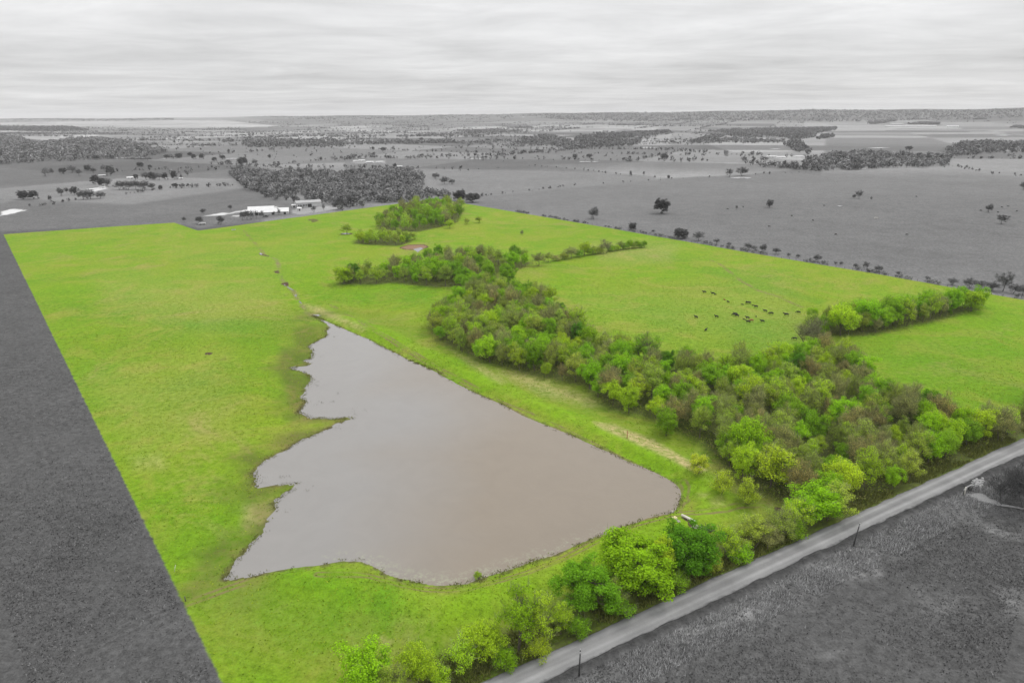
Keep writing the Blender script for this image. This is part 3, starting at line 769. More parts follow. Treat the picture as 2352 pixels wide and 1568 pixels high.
def tree_proto(seed, H=12.0, R=5.0, base=.22, top_heavy=0.0, clusters=46, leaves=3600, leaf=.30, twigs=500, csize=.30, trunk_r=.22, stems=1, inner=.30, round_=1.0):
    rng = np.random.default_rng(seed)
    zb = H * base
    Rz = (H - zb) / 2; zc = zb + Rz
    ph = rng.uniform(0, 6.28, 6)
    def envelope(d):
        az = np.arctan2(d[:, 1], d[:, 0]); 
        return 1 + .16 * np.sin(3 * az + ph[0] + 2 * d[:, 2]) + .12 * np.sin(5 * az + ph[1] - 3 * d[:, 2]) + .10 * np.sin(4 * d[:, 2] + ph[2])
    # cluster centres spread through the crown, most of them near its surface
    C = []
    tries = 0
    while len(C) < clusters and tries < 5000:
        tries += 1
        d = unit(rng.normal(size=(1, 3)))
        k = rng.uniform(.62, .92) if rng.random() > inner else rng.uniform(.15, .6)
        c = d * k * envelope(d)
        if d[0, 2] < -.55 and rng.random() < .7: continue
        c = c[0] * np.array([R, R, Rz])
        if top_heavy: c[:2] *= 1 + top_heavy * (c[2] / Rz)
        md = csize * R * (.62 if tries < 3000 else .3)
        if all(np.linalg.norm((c - q) * np.array([1, 1, R / Rz])) > md for q in C): C.append(c)
    C = np.array(C) + np.array([0, 0, zc])
    n_ = len(C)
    cs = csize * R * rng.uniform(.65, 1.25, n_)
    # trunk and limbs
    bm = bmesh.new()
    lean = rng.normal(size=2) * .03 * H
    tops = []
    for s in range(stems):
        off = np.zeros(2) if stems == 1 else rng.normal(size=2) * .10 * R
        sp_ = off * (1 if stems == 1 else 6)
        fork = np.array([lean[0] + sp_[0] * .5, lean[1] + sp_[1] * .5, zb + Rz * .35])
        top = np.array([lean[0] * 1.5 + sp_[0], lean[1] * 1.5 + sp_[1], zb + Rz * 1.3])
        rr_ = trunk_r / math.sqrt(stems)
        add_tube(bm, [(off[0], off[1], -.25), (off[0], off[1], .15), tuple(fork * .5 + np.array([off[0], off[1], 0]) * .5), tuple(fork), tuple(top)], [rr_ * 1.5, rr_ * 1.1, rr_ * .9, rr_ * .7, rr_ * .2], 6)
        tops.append((fork, top, rr_))
    order = np.argsort(C[:, 2])
    nodes = []
    nl = max(5, n_ // 6)
    for j in rng.choice(n_, nl, replace=False):
        fork, top, rr_ = tops[rng.integers(stems)]
        t = rng.uniform(0, .75)
        st = fork * (1 - t) + top * t
        mid = st * .45 + C[j] * .55 + np.array([0, 0, -.06 * H])
        add_tube(bm, [tuple(st), tuple(mid), tuple(C[j])], [rr_ * .5, rr_ * .32, rr_ * .10], 4, False)
        nodes.append(mid)
    nodes = np.array(nodes)
    for j in range(n_):
        k = np.argmin(np.linalg.norm(nodes - C[j], axis=1))
        add_tube(bm, [tuple(nodes[k]), tuple((nodes[k] + C[j]) / 2 + np.array([0, 0, .2])), tuple(C[j])], [.06, .045, .02], 3, False)
    trunk = bm_mesh(bm, 'trunk', BARK)
    # foliage
    V = []; mi = []
    pick = rng.choice(n_, leaves, p=cs ** 2 / (cs ** 2).sum())
    d = unit(rng.normal(size=(leaves, 3)) + np.array([0, 0, .35]))
    rad_ = cs[pick] * rng.uniform(.45, 1.05, leaves)
    P = C[pick] + d * rad_[:, None] * np.array([1, 1, .8 * round_])
    out = unit((P - np.array([0, 0, zc])) / np.array([R, R, Rz]))
    nr = unit(d * .7 + out * .5 + np.array([0, 0, .95]) + rng.normal(size=(leaves, 3)) * .50)
    V.append(quads_from(P, nr, leaf * rng.uniform(.55, 1.25, leaves), rng)); mi.append(np.zeros(leaves, int))
    if twigs:
        pk = rng.integers(0, n_, twigs)
        o2 = unit(C[pk] - np.array([0, 0, zb + .2 * Rz]))
        dd = unit(o2 * .9 + rng.normal(size=(twigs, 3)) * .5 + np.array([0, 0, .25]))
        ln = cs[pk] * rng.uniform(.7, 1.5, twigs)
        V.append(sticks(C[pk] + rng.normal(size=(twigs, 3)) * cs[pk][:, None] * .35, dd, ln, np.full(twigs, .028) * rng.uniform(.7, 1.6, twigs), rng)); mi.append(np.ones(twigs, int))
    V = np.concatenate(V); mi = np.concatenate(mi)
    crown = mesh_np('crown', V, 4, np.arange(len(V)), [LEAF, TWIG], mat_idx=mi)
    return dict(trunk=trunk, crown=crown, H=float(np.percentile(V[:, 2], 99.3)), R=float(np.percentile(np.hypot(V[:, 0], V[:, 1]), 94)))

PROTO = {
 'leafy': [tree_proto(100 + i, 12, 5.0 + .4 * (i % 2), .14, 0.05, 58, 9500, .185, 300, .29) for i in range(4)],
 'dense': [tree_proto(140 + i, 12, 5.6, .08, 0.0, 100, 21000, .165, 120, .225, inner=.2) for i in range(3)],
 'airy': [tree_proto(180 + i, 12, 4.7, .18, .10, 52, 6800, .155, 1000, .29, stems=1 + i % 2) for i in range(4)],
 'budding': [tree_proto(220 + i, 12, 4.7, .16, .12, 56, 6200, .13, 1900, .30, stems=1 + i % 3) for i in range(4)],
 'bare': [tree_proto(260 + i, 12, 4.3, .20, .18, 46, 60, .10, 2100, .33, stems=1 + i % 3) for i in range(3)],
 'bush': [tree_proto(300 + i, 5, 3.2, .02, 0, 34, 3600, .14, 400, .36, trunk_r=.09, stems=3) for i in range(3)],
 'willow': [tree_proto(340 + i, 5, 2.6, .04, .10, 40, 4600, .12, 250, .34, trunk_r=.10, stems=4) for i in range(2)],
 'tall': [tree_proto(380 + i, 14, 4.0, .24, .10, 40, 5600, .16, 900, .30, trunk_r=.26, stems=2) for i in range(2)],
}
lap('protos')
BARK_G = (.115, .098, .078, 1.0); BARK_X = (.085, .085, .085, 0.0)
HUES = {  # leaf colours (base), by kind of tree
 'bright': (.245, .455, .016), 'mid': (.205, .390, .020), 'dark': (.095, .235, .014), 'yellow': (.340, .505, .024), 'olive': (.325, .435, .050), 'drab': (.350, .360, .110), 'rust': (.375, .325, .105), 'bare': (.32, .28, .20), 'gold': (.42, .53, .04), 'deep': (.135, .310, .016)}
def vary(c, rng, k=.06):
    b_ = 1 + rng.uniform(-.13, .13)
    return tuple(max(.004, v * b_ * (1 + rng.uniform(-k, k))) for v in c)
ALL_TREES = []          # one record per tree, labels are written at the end
def plant(kind, xyz, H, wr=1.0, hue='mid', grey=None, rng=random, region='', name=None, label=None, cat='tree', group=None, proto=None, rz=None):
    pr = PROTO[kind][proto if proto is not None else rng.randrange(len(PROTO[kind]))]
    s = H / pr['H']
    x, y = xyz[0], xyz[1]
    z = h_at(x, y) if len(xyz) < 3 else xyz[2]
    nm = name or ('shrub' if kind in ('bush', 'willow') else 'tree')
    e = link(nm, None, loc=(x, y, z - .05), rz=rng.uniform(0, 6.28) if rz is None else rz, sc=(s * wr, s * wr, s))
    e.empty_display_size = .5
    if grey is None:
        c = (*vary(HUES[hue], rng), 1.0); bk = BARK_G
    else:
        g_ = grey * (1 + rng.uniform(-.15, .15)); c = (g_, g_, g_, 0.0); bk = BARK_X
    t = link('trunk', pr['trunk'], e, color=bk)
    cr_ = link('crown', pr['crown'], e, color=c)
    ALL_TREES.append(dict(o=e, kind=kind, hue=hue, grey=grey, H=H, x=x, y=y, z=z, region=region, label=label, cat=cat, group=group, name=nm))
    return e
def plant_px(kind, bpx, toppx_y, wpx=None, **kw):
    """a tree whose foot is at photo point bpx and whose top reaches row toppx_y"""
    p = G([bpx])[0]
    H = height_px(p, bpx[1] - toppx_y)
    pi = R2.randrange(len(PROTO[kind])); kw['proto'] = pi
    pr = PROTO[kind][pi]
    wr = 1.0
    if wpx: wr = (width_px(p, wpx) / 2 / pr['R']) / (H / pr['H'])
    return plant(kind, p, H, min(max(wr, .55), 1.7), **kw)

R2 = random.Random(5)
# --- trees one can pick out by their own look (foot x, foot y, top y, width in photo pixels)
hero = [
 ('dense', (1583, 1310), 1208, 132, 'dark', 'very dark green rounded tree, the darkest beside the gravel road'),
 ('dense', (1460, 1346), 1242, 174, 'bright', 'largest bright green tree in the row by the gravel road'),
 ('dense', (1343, 1402), 1298, 140, 'deep', 'deep green broad tree left of the largest tree by the road'),
 ('tall', (1190, 1494), 1352, 95, 'bright', 'tall loose light green tree with pale trunks showing, by the road'),
 ('tall', (1232, 1482), 1358, 84, 'yellow', 'slim pale green tree leaning against the tall loose tree by the road'),
 ('leafy', (1115, 1508), 1437, 96, 'yellow', 'yellow-green bushy tree at the road, right of the two frontmost trees'),
 ('bush', (1060, 1535), 1470, 70, 'yellow', 'low yellow-green shrub left of the bushy tree by the road'),
 ('leafy', (962, 1580), 1478, 88, 'yellow', 'yellow-green tree at the bottom edge beside the pasture corner'),
 ('leafy', (845, 1605), 1498, 120, 'bright', 'light green tree cut by the bottom edge of the picture, leftmost by the road'),
 ('airy', (905, 1625), 1528, 80, 'olive', 'thin olive tree between the two trees at the bottom edge'),
 ('leafy', (1512, 1330), 1235, 80, 'yellow', 'yellow-green tree wedged between the two big trees by the road'),
 ('airy', (1668, 1280), 1212, 66, 'yellow', 'pale yellow tree just right of the very dark tree by the road'),
 ('airy', (1728, 1256), 1188, 84, 'olive', 'pale olive spreading tree, second right of the very dark tree'),
 ('budding', (1790, 1245), 1170, 70, 'olive', 'thin budding tree left of the bright tree where the wood meets the road'),
 ('leafy', (1856, 1196), 1112, 112, 'bright', 'bright green tree where the wood meets the gravel road'),
 ('airy', (1915, 1190), 1110, 80, 'olive', 'olive tree on the road side just right of the bright corner tree'),
 ('leafy', (1718, 1062), 962, 88, 'bright', 'vivid green tree standing out at the wood edge below the bare strip'),
 ('airy', (1770, 1120), 1030, 110, 'yellow', 'spreading yellow-green tree behind the third willow bush'),
 ('leafy', (1530, 1000), 940, 52, 'mid', 'small deep green tree on the wood edge above the bare strip'),
 ('leafy', (1330, 800), 742, 48, 'dark', 'dark green leaning tree on the back edge of the wood facing the cattle'),
 ('tall', (1480, 850), 768, 60, 'mid', 'tall green tree rising over the wood edge left of the cattle'),
 ('leafy', (2115, 945), 893, 62, 'bright', 'round green tree at the edge of the right-hand pasture'),
 ('dense', (1168, 655), 605, 40, 'mid', 'deep green tree at the right end of the upper grove'),
 ('dense', (812, 645), 606, 42, 'dark', 'dark green tree at the left end of the upper grove'),
 ('leafy', (790, 652), 612, 44, 'yellow', 'light yellow-green tree at the very left tip of the upper grove'),
 ('leafy', (1000, 645), 590, 62, 'bright', 'bright green round tree in the middle of the upper grove'),
 ('dense', (2045, 745), 682, 66, 'mid', 'deep green tree in the middle of the tree arm right of the cattle'),
 ('leafy', (1985, 755), 690, 60, 'bright', 'bright green tree on the tree arm just right of the bare tree'),
 ('leafy', (2230, 715), 668, 50, 'yellow', 'light green tree at the outer end of the tree arm by the far fence'),
 ('bare', (1860, 800), 728, 72, 'bare', 'bare grey-brown tree where the tree arm joins the wood'),
 ('leafy', (1930, 770), 700, 70, 'yellow', 'yellow-green tree behind the bare tree at the start of the arm'),
 ('willow', (1603, 1086), 1044, 48, 'gold', 'pale yellow round bush at the end of the bare strip'),
 ('willow', (1656, 1133), 1080, 50, 'gold', 'yellow-green round bush, middle one of three below the dam'),
 ('willow', (1716, 1158), 1098, 52, 'gold', 'rusty yellow round bush, lowest of three below the dam'),
 ('bush', (1097, 1328), 1312, 20, 'yellow', 'tiny yellowish bush at the pond edge below the dam bend'),
 ('airy', (797, 538), 514, 26, 'yellow', 'lone golden tree beside a small pool near the top boundary'),
 ('bare', (905, 497), 480, 20, 'bare', 'small bare tree left of the far grove'),
 ('airy', (1288, 1455), 1380, 64, 'yellow', 'slim yellowish tree between the pale-trunked tree and the deep green tree'),
 ('budding', (1405, 1408), 1335, 66, 'olive', 'olive undergrowth tree between the deep green and the largest tree'),
 ('bush', (1330, 1455), 1412, 60, 'mid', 'green shrub at the foot of the deep green tree by the road'),
 ('bush', (1160, 1532), 1482, 62, 'bright', 'bright shrub at the foot of the tall pale-trunked tree'),
 ('bush', (1235, 1515), 1462, 60, 'yellow', 'yellowish shrub at the foot of the slim pale green tree'),
 ('bush', (1012, 1575), 1528, 56, 'yellow', 'yellow shrub between the bottom edge trees and the bushy tree'),
 ('bush', (1420, 1412), 1372, 70, 'mid', 'green shrub at the foot of the largest tree by the road'),
 ('bush', (1548, 1352), 1310, 66, 'mid', 'green shrub between the largest and the darkest tree'),
 ('bush', (1632, 1310), 1268, 56, 'olive', 'olive shrub at the foot of the very dark tree'),
 ('bush', (1698, 1290), 1250, 56, 'bright', 'green shrub under the pale yellow and pale olive trees'),
 ('budding', (1762, 1262), 1205, 56, 'drab', 'grey-brown budding tree right of the pale olive spreading tree'),
 ('bush', (1822, 1236), 1192, 60, 'mid', 'green shrub left of the bright corner tree of the wood'),
 ('airy', (1825, 1220), 1148, 64, 'yellow', 'thin yellow-green tree just left of the bright corner tree'),
 ('leafy', (1900, 1196), 1140, 60, 'mid', 'mid green tree tucked behind the bright corner tree'),
]
hero_zoom = [(Z2([(950, 862), (950, 820)]), 14, 'airy', 'olive', 'small lone tree right of the far grove, nearer its edge'),
 (Z2([(1030, 852), (1030, 808)]), 16, 'airy', 'yellow', 'small lone tree farthest right of the far grove'),
 (Z2([(835, 888), (835, 825)]), 22, 'leafy', 'yellow', 'round yellow-green tree at the near right corner of the far grove'),
 (Z2([(1327, 935), (1327, 900)]), 10, 'bare', 'bare', 'lone thin sapling in the open upper pasture'),
 (Z2([(545, 980), (545, 935)]), 18, 'airy', 'mid', 'small green tree just below the far grove, left one of two'),
 (Z2([(580, 968), (580, 915)]), 22, 'airy', 'olive', 'small olive tree just below the far grove, right one of two'),
 (Z5([(250, 242), (250, 178)]), 26, 'leafy', 'yellow', 'light yellow-green tree in the thin hedge across the pasture'),
 (Z5([(345, 232), (345, 165)]), 30, 'bare', 'bare', 'tallest bare tree in the thin hedge across the pasture'),
 (Z5([(185, 255), (185, 200)]), 34, 'budding', 'drab', 'broad grey-brown bush tree in the thin hedge, left of the light one'),
 (Z5([(420, 215), (420, 172)]), 20, 'budding', 'olive', 'small olive tree in the right half of the thin hedge'),
 (Z5([(462, 210), (462, 168)]), 20, 'leafy', 'bright', 'small green tree in the right half of the thin hedge'),
 (Z5([(500, 206), (500, 170)]), 18, 'leafy', 'bright', 'second last green tree at the right end of the thin hedge'),
 (Z5([(536, 203), (536, 170)]), 14, 'leafy', 'mid', 'last small tree at the right end of the thin hedge'),
 (Z5([(30, 292), (30, 230)]), 30, 'budding', 'drab', 'grey-brown tree where the thin hedge leaves the upper grove'),
 (Z5([(75, 275), (75, 228)]), 24, 'budding', 'olive', 'faint budding tree in the left third of the thin hedge'),
 (Z5([(375, 222), (375, 190)]), 26, 'bush', 'bright', 'low green shrub near the middle of the thin hedge'),
 (Z5([(300, 236), (300, 196)]), 26, 'bush', 'olive', 'olive shrub right of the light tree in the thin hedge'),
 (Z5([(115, 268), (115, 236)]), 22, 'bush', 'drab', 'brown shrub in the left third of the thin hedge'),
 (Z5([(150, 262), (150, 226)]), 24, 'bush', 'olive', 'olive shrub left of the broad grey-brown tree in the thin hedge'),
 (Z5([(222, 250), (222, 214)]), 24, 'bush', 'mid', 'green shrub left of the light tree in the thin hedge'),
 (Z5([(275, 240), (275, 206)]), 22, 'bush', 'bright', 'bright shrub at the foot of the light tree in the thin hedge'),
 (Z5([(325, 232), (325, 198)]), 24, 'bush', 'olive', 'olive shrub left of the tallest bare tree in the thin hedge'),
 (Z5([(400, 218), (400, 190)]), 22, 'bush', 'yellow', 'yellowish shrub in the right half of the thin hedge'),
 (Z5([(440, 213), (440, 182)]), 22, 'bush', 'mid', 'green shrub between two small trees of the thin hedge'),
 (Z5([(482, 208), (482, 180)]), 20, 'bush', 'olive', 'olive shrub near the right end of the thin hedge'),
 (Z5([(518, 205), (518, 180)]), 18, 'bush', 'bright', 'bright shrub at the right end of the thin hedge')]
for kind, bp, ty, w, hue, lab in hero:
    cat = 'bush' if kind in ('bush', 'willow') else 'tree'
    plant_px(kind, bp, ty, w, hue=hue, rng=R2, label=lab, cat=cat, region='hero', proto=None)
for (bp, tp), w, kind, hue, lab in hero_zoom:
    plant_px(kind, bp, tp[1], w, hue=hue, rng=R2, label=lab, cat='bush' if kind == 'bush' else 'tree', region='hero')
HERO_XY = np.array([(t['x'], t['y']) for t in ALL_TREES])
HERO_W = np.array([t['o'].scale[0] for t in ALL_TREES])

# --- the woods: every tree its own thing
def scatter(poly, spacing, rng, margin=0.0):
    lo, hi = poly.min(0), poly.max(0)
    n_ = int((hi - lo).prod() / spacing ** 2 * 9)
    P = rng.uniform(lo, hi, (n_, 2))
    s = sdist(P, poly)
    P = P[s < -margin]
    out = []; cell = {}
    for p in P:
        sp_ = spacing * rng.uniform(.82, 1.2)
        k = (int(p[0] // spacing), int(p[1] // spacing))
        if all(np.hypot(*(p - q_)) > sp_ for dx in (-1, 0, 1) for dy in (-1, 0, 1) for q_ in cell.get((k[0] + dx, k[1] + dy), ())):
            cell.setdefault(k, []).append(p); out.append(p)
    return np.array(out)
KINDMIX = {  # (kind, hue, weight)
 'main': [('leafy', 'bright', 18), ('leafy', 'mid', 10), ('leafy', 'yellow', 14), ('airy', 'olive', 20), ('airy', 'yellow', 19), ('budding', 'drab', 12), ('budding', 'olive', 16), ('budding', 'rust', 6), ('dense', 'dark', 1)],
 'arm': [('leafy', 'bright', 22), ('leafy', 'mid', 12), ('airy', 'olive', 18), ('airy', 'yellow', 14), ('budding', 'drab', 14), ('dense', 'mid', 6)],
 'upper': [('leafy', 'bright', 30), ('leafy', 'mid', 18), ('airy', 'yellow', 16), ('airy', 'olive', 14), ('budding', 'drab', 12), ('dense', 'mid', 6), ('budding', 'rust', 4)],
 'clump': [('leafy', 'yellow', 20), ('airy', 'yellow', 20), ('airy', 'olive', 12)],
 'far': [('leafy', 'bright', 22), ('leafy', 'mid', 22), ('airy', 'yellow', 22), ('airy', 'olive', 16), ('budding', 'drab', 12)],
}
SP = {'main': 5.1, 'arm': 5.6, 'upper': 6.6, 'clump': 6.2, 'far': 9.0}
HT = {'main': (7.4, 11.6), 'arm': (7.5, 11.5), 'upper': (7.2, 10.8), 'clump': (6.6, 9.2), 'far': (8.5, 12.5)}
nrng = np.random.default_rng(21)
counts = {}
for k_, poly in WOODS_W.items():
    pts = scatter(poly, SP[k_], nrng, .5)
    mixk = KINDMIX[k_]; ws = np.array([m_[2] for m_ in mixk], float); ws /= ws.sum()
    n_ = 0
    for p in pts:
        if ((HERO_XY - p) ** 2).sum(1).min() < 3.4 ** 2: continue
        if d_road(p[None])[0] < 2.4: continue
        i_ = nrng.choice(len(mixk), p=ws)
        kind, hue, _ = mixk[i_]
        H = R2.uniform(*HT[k_]) * (1.1 if kind in ('budding', 'airy') else 1.0) * (.8 if R2.random() < .18 else 1)
        plant(kind, p, H, R2.uniform(.72, .98), hue=hue, rng=R2, region=k_)
        n_ += 1
    counts[k_] = n_
print('woods', counts)

# --- undergrowth in the woods: countless low stems and leaves, one mass
UV = []; UM = []
for k_, poly in WOODS_W.items():
    A = abs(np.dot(poly[:, 0], np.roll(poly[:, 1], 1)) - np.dot(poly[:, 1], np.roll(poly[:, 0], 1))) / 2
    n_ = int(A / .34)
    lo, hi = poly.min(0), poly.max(0)
    P = nrng.uniform(lo, hi, (n_ * 4, 2)); P = P[sdist(P, poly) < 2.2][:n_]
    P = P[d_road(P) > 2.0]
    n_ = len(P)
    clump = vnoise(P, 5, 7)
    z = terrain(P) + nrng.uniform(.05, 1.0, n_) * (.5 + 4.6 * clump ** 1.5)
    C = np.column_stack([P, z])
    UV.append(quads_from(C, unit(nrng.normal(size=(n_, 3)) * .6 + np.array([0, 0, .8])), nrng.uniform(.10, .26, n_), nrng))
UV = np.concatenate(UV)
b = NB('undergrowth_material')
isl = b.node('ShaderNodeNewGeometry').outputs['Random Per Island']
nn = b.noise(.12, 3)
c_ = b.mix(b.ramp(b.math('ADD', nn, b.math('MULTIPLY', b.math('SUBTRACT', isl, .5), .5)), .3, .7), (.17, .145, .065), (.165, .235, .028))
b.principled(c_, .95, .05)
um = mesh_np('undergrowth', UV, 4, np.arange(len(UV)), [b.m])
tag(link('undergrowth', um), 'low brown-green undergrowth on the floor of the woods', 'undergrowth', kind='stuff')

# --- grey single trees and hedges beyond the boundary
def grey_at(pts_h, kind_fn, tone_fn, region, wfac=None):
    for (bp, hpx, *w) in pts_h:
        kind = kind_fn(hpx) if callable(kind_fn) else kind_fn
        plant_px(kind, bp, bp[1] - hpx, (w[0] if w else None), hue='mid', grey=tone_fn, rng=R2, region=region)
GH = [((478, 120), 35, 40), ((577, 134), 16, 36), ((710, 160), 48, 70), ((795, 172), 42, 78), ((880, 187), 26, 50), ((940, 196), 18, 30), ((1030, 215), 32, 50), ((1062, 220), 26, 30), ((1102, 226), 38, 36), ((1165, 236), 30, 50), ((1225, 248), 18, 30), ((1270, 254), 18, 26), ((1362, 272), 34, 40),
      ((1450, 286), 16, 30), ((1476, 290), 20, 18), ((1545, 303), 24, 24), ((1592, 308), 38, 30), ((1655, 320), 30, 50), ((1750, 338), 20, 24), ((1890, 362), 22, 34), ((2010, 384), 34, 50), ((2090, 398), 48, 60), ((2150, 405), 44, 50), ((2200, 412), 44, 60), ((2250, 415), 96, 80), ((2300, 424), 48, 60), ((2345, 432), 48, 60)]
for i, (p, h, w) in enumerate(GH):
    q = Z5([p, (p[0], p[1] - h)])
    kd = 'bare' if (h > 60 or i % 3 == 1) else ('budding' if i % 3 == 2 else 'airy')
    if i in (0, 2): kd = 'dense'
    plant_px(kd, q[0], q[1][1], w * .48, grey=.075 if kd == 'dense' else .15, rng=R2, region='fence_hedge')
lone = [(Z5([(292, 68), (292, 12)]), 24, 'budding', .07, 'grey lone tree left of the big dark tree in the grey field'),
 (Z5([(617, 42), (617, -28)]), 37, 'dense', .035, 'big dark rounded tree standing alone in the grey field'),
 (Z3([(728, 698), (728, 648)]), 16, 'leafy', .045, 'small dark lone tree right of the big dark tree'),
 (Z3([(517, 712), (517, 682)]), 6, 'bare', .07, 'tiny bare sapling between the two dark lone trees'),
 (Z3([(1297, 640), (1297, 585)]), 18, 'bare', .07, 'bare tree in the middle of the grey field'),
 (Z3([(1267, 640), (1267, 612)]), 9, 'budding', .07, 'small round bush beside the bare tree in the grey field'),
 (Z3([(1376, 652), (1376, 626)]), 5, 'bare', .06, 'thin stump-like tree right of the bare tree in the grey field'),
 (Z3([(2127, 728), (2127, 675)]), 16, 'budding', .07, 'grey tree near the right edge among the far cattle'),
 (Z3([(2210, 802), (2210, 742)]), 26, 'bare', .05, 'dark leaning bare tree nearest the right edge of the grey field'),
 (Z3([(2345, 585), (2345, 530)]), 16, 'budding', .09, 'grey tree cut by the right edge of the grey field'),
 (Z3([(470, 503), (470, 448)]), 18, 'bare', .10, 'bare pale tree left of the tree by the white pond'),
 (Z3([(552, 496), (552, 438)]), 28, 'airy', .055, 'dark spreading tree beside the small white pond'),
 (Z3([(57, 402), (57, 352)]), 18, 'budding', .07, 'round grey tree left of the pale field at mid distance'),
 (Z3([(1618, 334), (1618, 305)]), 16, 'dense', .06, 'dark bushes alone on the far right slope'),
 (Z2([(905, 700), (905, 625)]), 30, 'dense', .05, 'dark round tree just past the top corner of the pasture, left one'),
 (Z2([(990, 712), (990, 648)]), 34, 'dense', .05, 'dark round tree just past the top corner of the pasture, right one'),
 (Z2([(740, 552), (740, 510)]), 26, 'budding', .075, 'grey clump of young trees beyond the wood, left one'),
 (Z2([(800, 588), (800, 535)]), 26, 'budding', .075, 'grey clump of young trees beyond the wood, middle one'),
 (Z2([(850, 588), (850, 552)]), 16, 'budding', .075, 'grey clump of young trees beyond the wood, right one')]
# left country (detail of the upper left)
for i, (p, h, w, kd, tn) in enumerate([((315, 535), 62, 45, 'budding', .10), ((355, 525), 48, 30, 'airy', .06), ((433, 517), 42, 50, 'dense', .05), ((498, 510), 52, 60, 'budding', .09), ((540, 530), 48, 45, 'budding', .09), ((600, 495), 40, 45, 'dense', .04), ((640, 515), 45, 40, 'airy', .07), ((712, 500), 45, 40, 'budding', .10), ((758, 530), 70, 60, 'dense', .05),
      ((160, 690), 60, 70, 'dense', .045), ((230, 690), 60, 70, 'dense', .045), ((345, 708), 45, 25, 'airy', .05), ((418, 668), 58, 45, 'budding', .06), ((458, 650), 40, 35, 'budding', .08), ((512, 662), 58, 55, 'dense', .04), ((570, 692), 65, 80, 'airy', .055), ((620, 690), 70, 70, 'airy', .055), ((690, 685), 50, 60, 'airy', .06),
      ((655, 590), 65, 60, 'dense', .045), ((700, 605), 60, 60, 'dense', .05), ((740, 605), 60, 60, 'budding', .07), ((820, 625), 60, 70, 'airy', .055), ((870, 625), 60, 70, 'airy', .055), ((930, 625), 62, 70, 'airy', .06), ((990, 625), 60, 70, 'airy', .06), ((1040, 625), 45, 50, 'airy', .06), ((1098, 625), 32, 28, 'dense', .055), ((1200, 612), 32, 40, 'dense', .05), ((1255, 612), 32, 24, 'budding', .08),
      ((930, 558), 40, 30, 'dense', .05), ((1000, 558), 55, 60, 'airy', .06), ((1045, 558), 55, 60, 'dense', .055), ((1090, 560), 50, 55, 'budding', .08), ((1130, 558), 50, 40, 'dense', .045), ((1192, 558), 62, 45, 'dense', .05), ((1240, 555), 38, 16, 'budding', .08), ((1283, 530), 28, 20, 'budding', .10),
      ((960, 468), 32, 60, 'dense', .035), ((1025, 480), 25, 30, 'dense', .045), ((1325, 418), 36, 34, 'dense', .045), ((1382, 418), 40, 34, 'dense', .045), ((1466, 432), 30, 38, 'dense', .04), ((1522, 418), 30, 38, 'dense', .04), ((1560, 450), 28, 50, 'dense', .045), ((1660, 460), 58, 70, 'dense', .045), ((1745, 455), 36, 45, 'budding', .10),
      ((765, 413), 24, 38, 'dense', .06), ((660, 420), 30, 50, 'dense', .05), ((1140, 410), 26, 46, 'dense', .06), ((1225, 408), 34, 60, 'dense', .05), ((1300, 392), 24, 36, 'dense', .06), ((1845, 410), 28, 16, 'dense', .06), ((1565, 375), 28, 18, 'dense', .08), ((2195, 428), 28, 20, 'dense', .07), ((2100, 515), 42, 40, 'budding', .07), ((1990, 500), 40, 30, 'budding', .08),
      ((1390, 788), 34, 60, 'budding', .05), ((1365, 858), 50, 60, 'budding', .06), ((1260, 845), 34, 28, 'budding', .05), ((1510, 862), 58, 52, 'airy', .045), ((1660, 835), 62, 40, 'bare', .06), ((1690, 832), 66, 40, 'bare', .06), ((1720, 830), 66, 40, 'bare', .06), ((1790, 818), 52, 40, 'bare', .05), ((1755, 822), 60, 30, 'bare', .06), ((1875, 800), 30, 16, 'bare', .06), ((1908, 798), 48, 26, 'bare', .06), ((1575, 760), 32, 30, 'budding', .06),
      ((2065, 765), 32, 22, 'budding', .06), ((2145, 778), 44, 40, 'bare', .07), ((2212, 765), 44, 24, 'bare', .07), ((2310, 760), 60, 70, 'budding', .065)]):
    q = Z1([p, (p[0], p[1] - h)])
    plant_px(kd, q[0], q[1][1], w * .336, grey=tn * (1.6 if kd == 'dense' else 2.1), rng=R2, region='left_country')
for i, (p, h, w, kd, tn) in enumerate([((80, 740), 62, 70, 'budding', .06), ((170, 735), 55, 70, 'dense', .05), ((1690, 410), 30, 36, 'dense', .06), ((1790, 408), 28, 46, 'dense', .06), ((2300, 418), 40, 50, 'dense', .06), ((2070, 530), 34, 12, 'dense', .06), ((2160, 532), 34, 16, 'bare', .08), ((2330, 548), 24, 20, 'dense', .06),
      ((965, 325), 14, 20, 'dense', .07), ((912, 345), 16, 14, 'dense', .07), ((1015, 350), 14, 8, 'dense', .07), ((640, 290), 22, 32, 'dense', .06), ((540, 275), 14, 30, 'dense', .07), ((940, 262), 18, 26, 'dense', .07), ((380, 362), 28, 50, 'dense', .06), ((310, 352), 22, 20, 'dense', .06), ((460, 470), 26, 26, 'dense', .05)]):
    q = Z2([p, (p[0], p[1] - h)])
    plant_px(kd, q[0], q[1][1], w * .336, grey=tn * 1.8, rng=R2, region='mid_country')
for (bp, tp), w, kind, g_, lab in lone:
    plant_px(kind, bp, tp[1], w, grey=g_ * (1.3 if kind == 'dense' else 1.7), rng=R2, label=lab, region='hero')
# bare trees by the culvert at the right
for i, (bp, ty, w) in enumerate([((2300, 1160), 1085, 70), ((2332, 1140), 1062, 80), ((2362, 1168), 1070, 90), ((2385, 1115), 1040, 80)]):
    plant_px('bare', bp, ty, w, grey=.15, rng=R2, region='culvert_trees')
lap('trees')

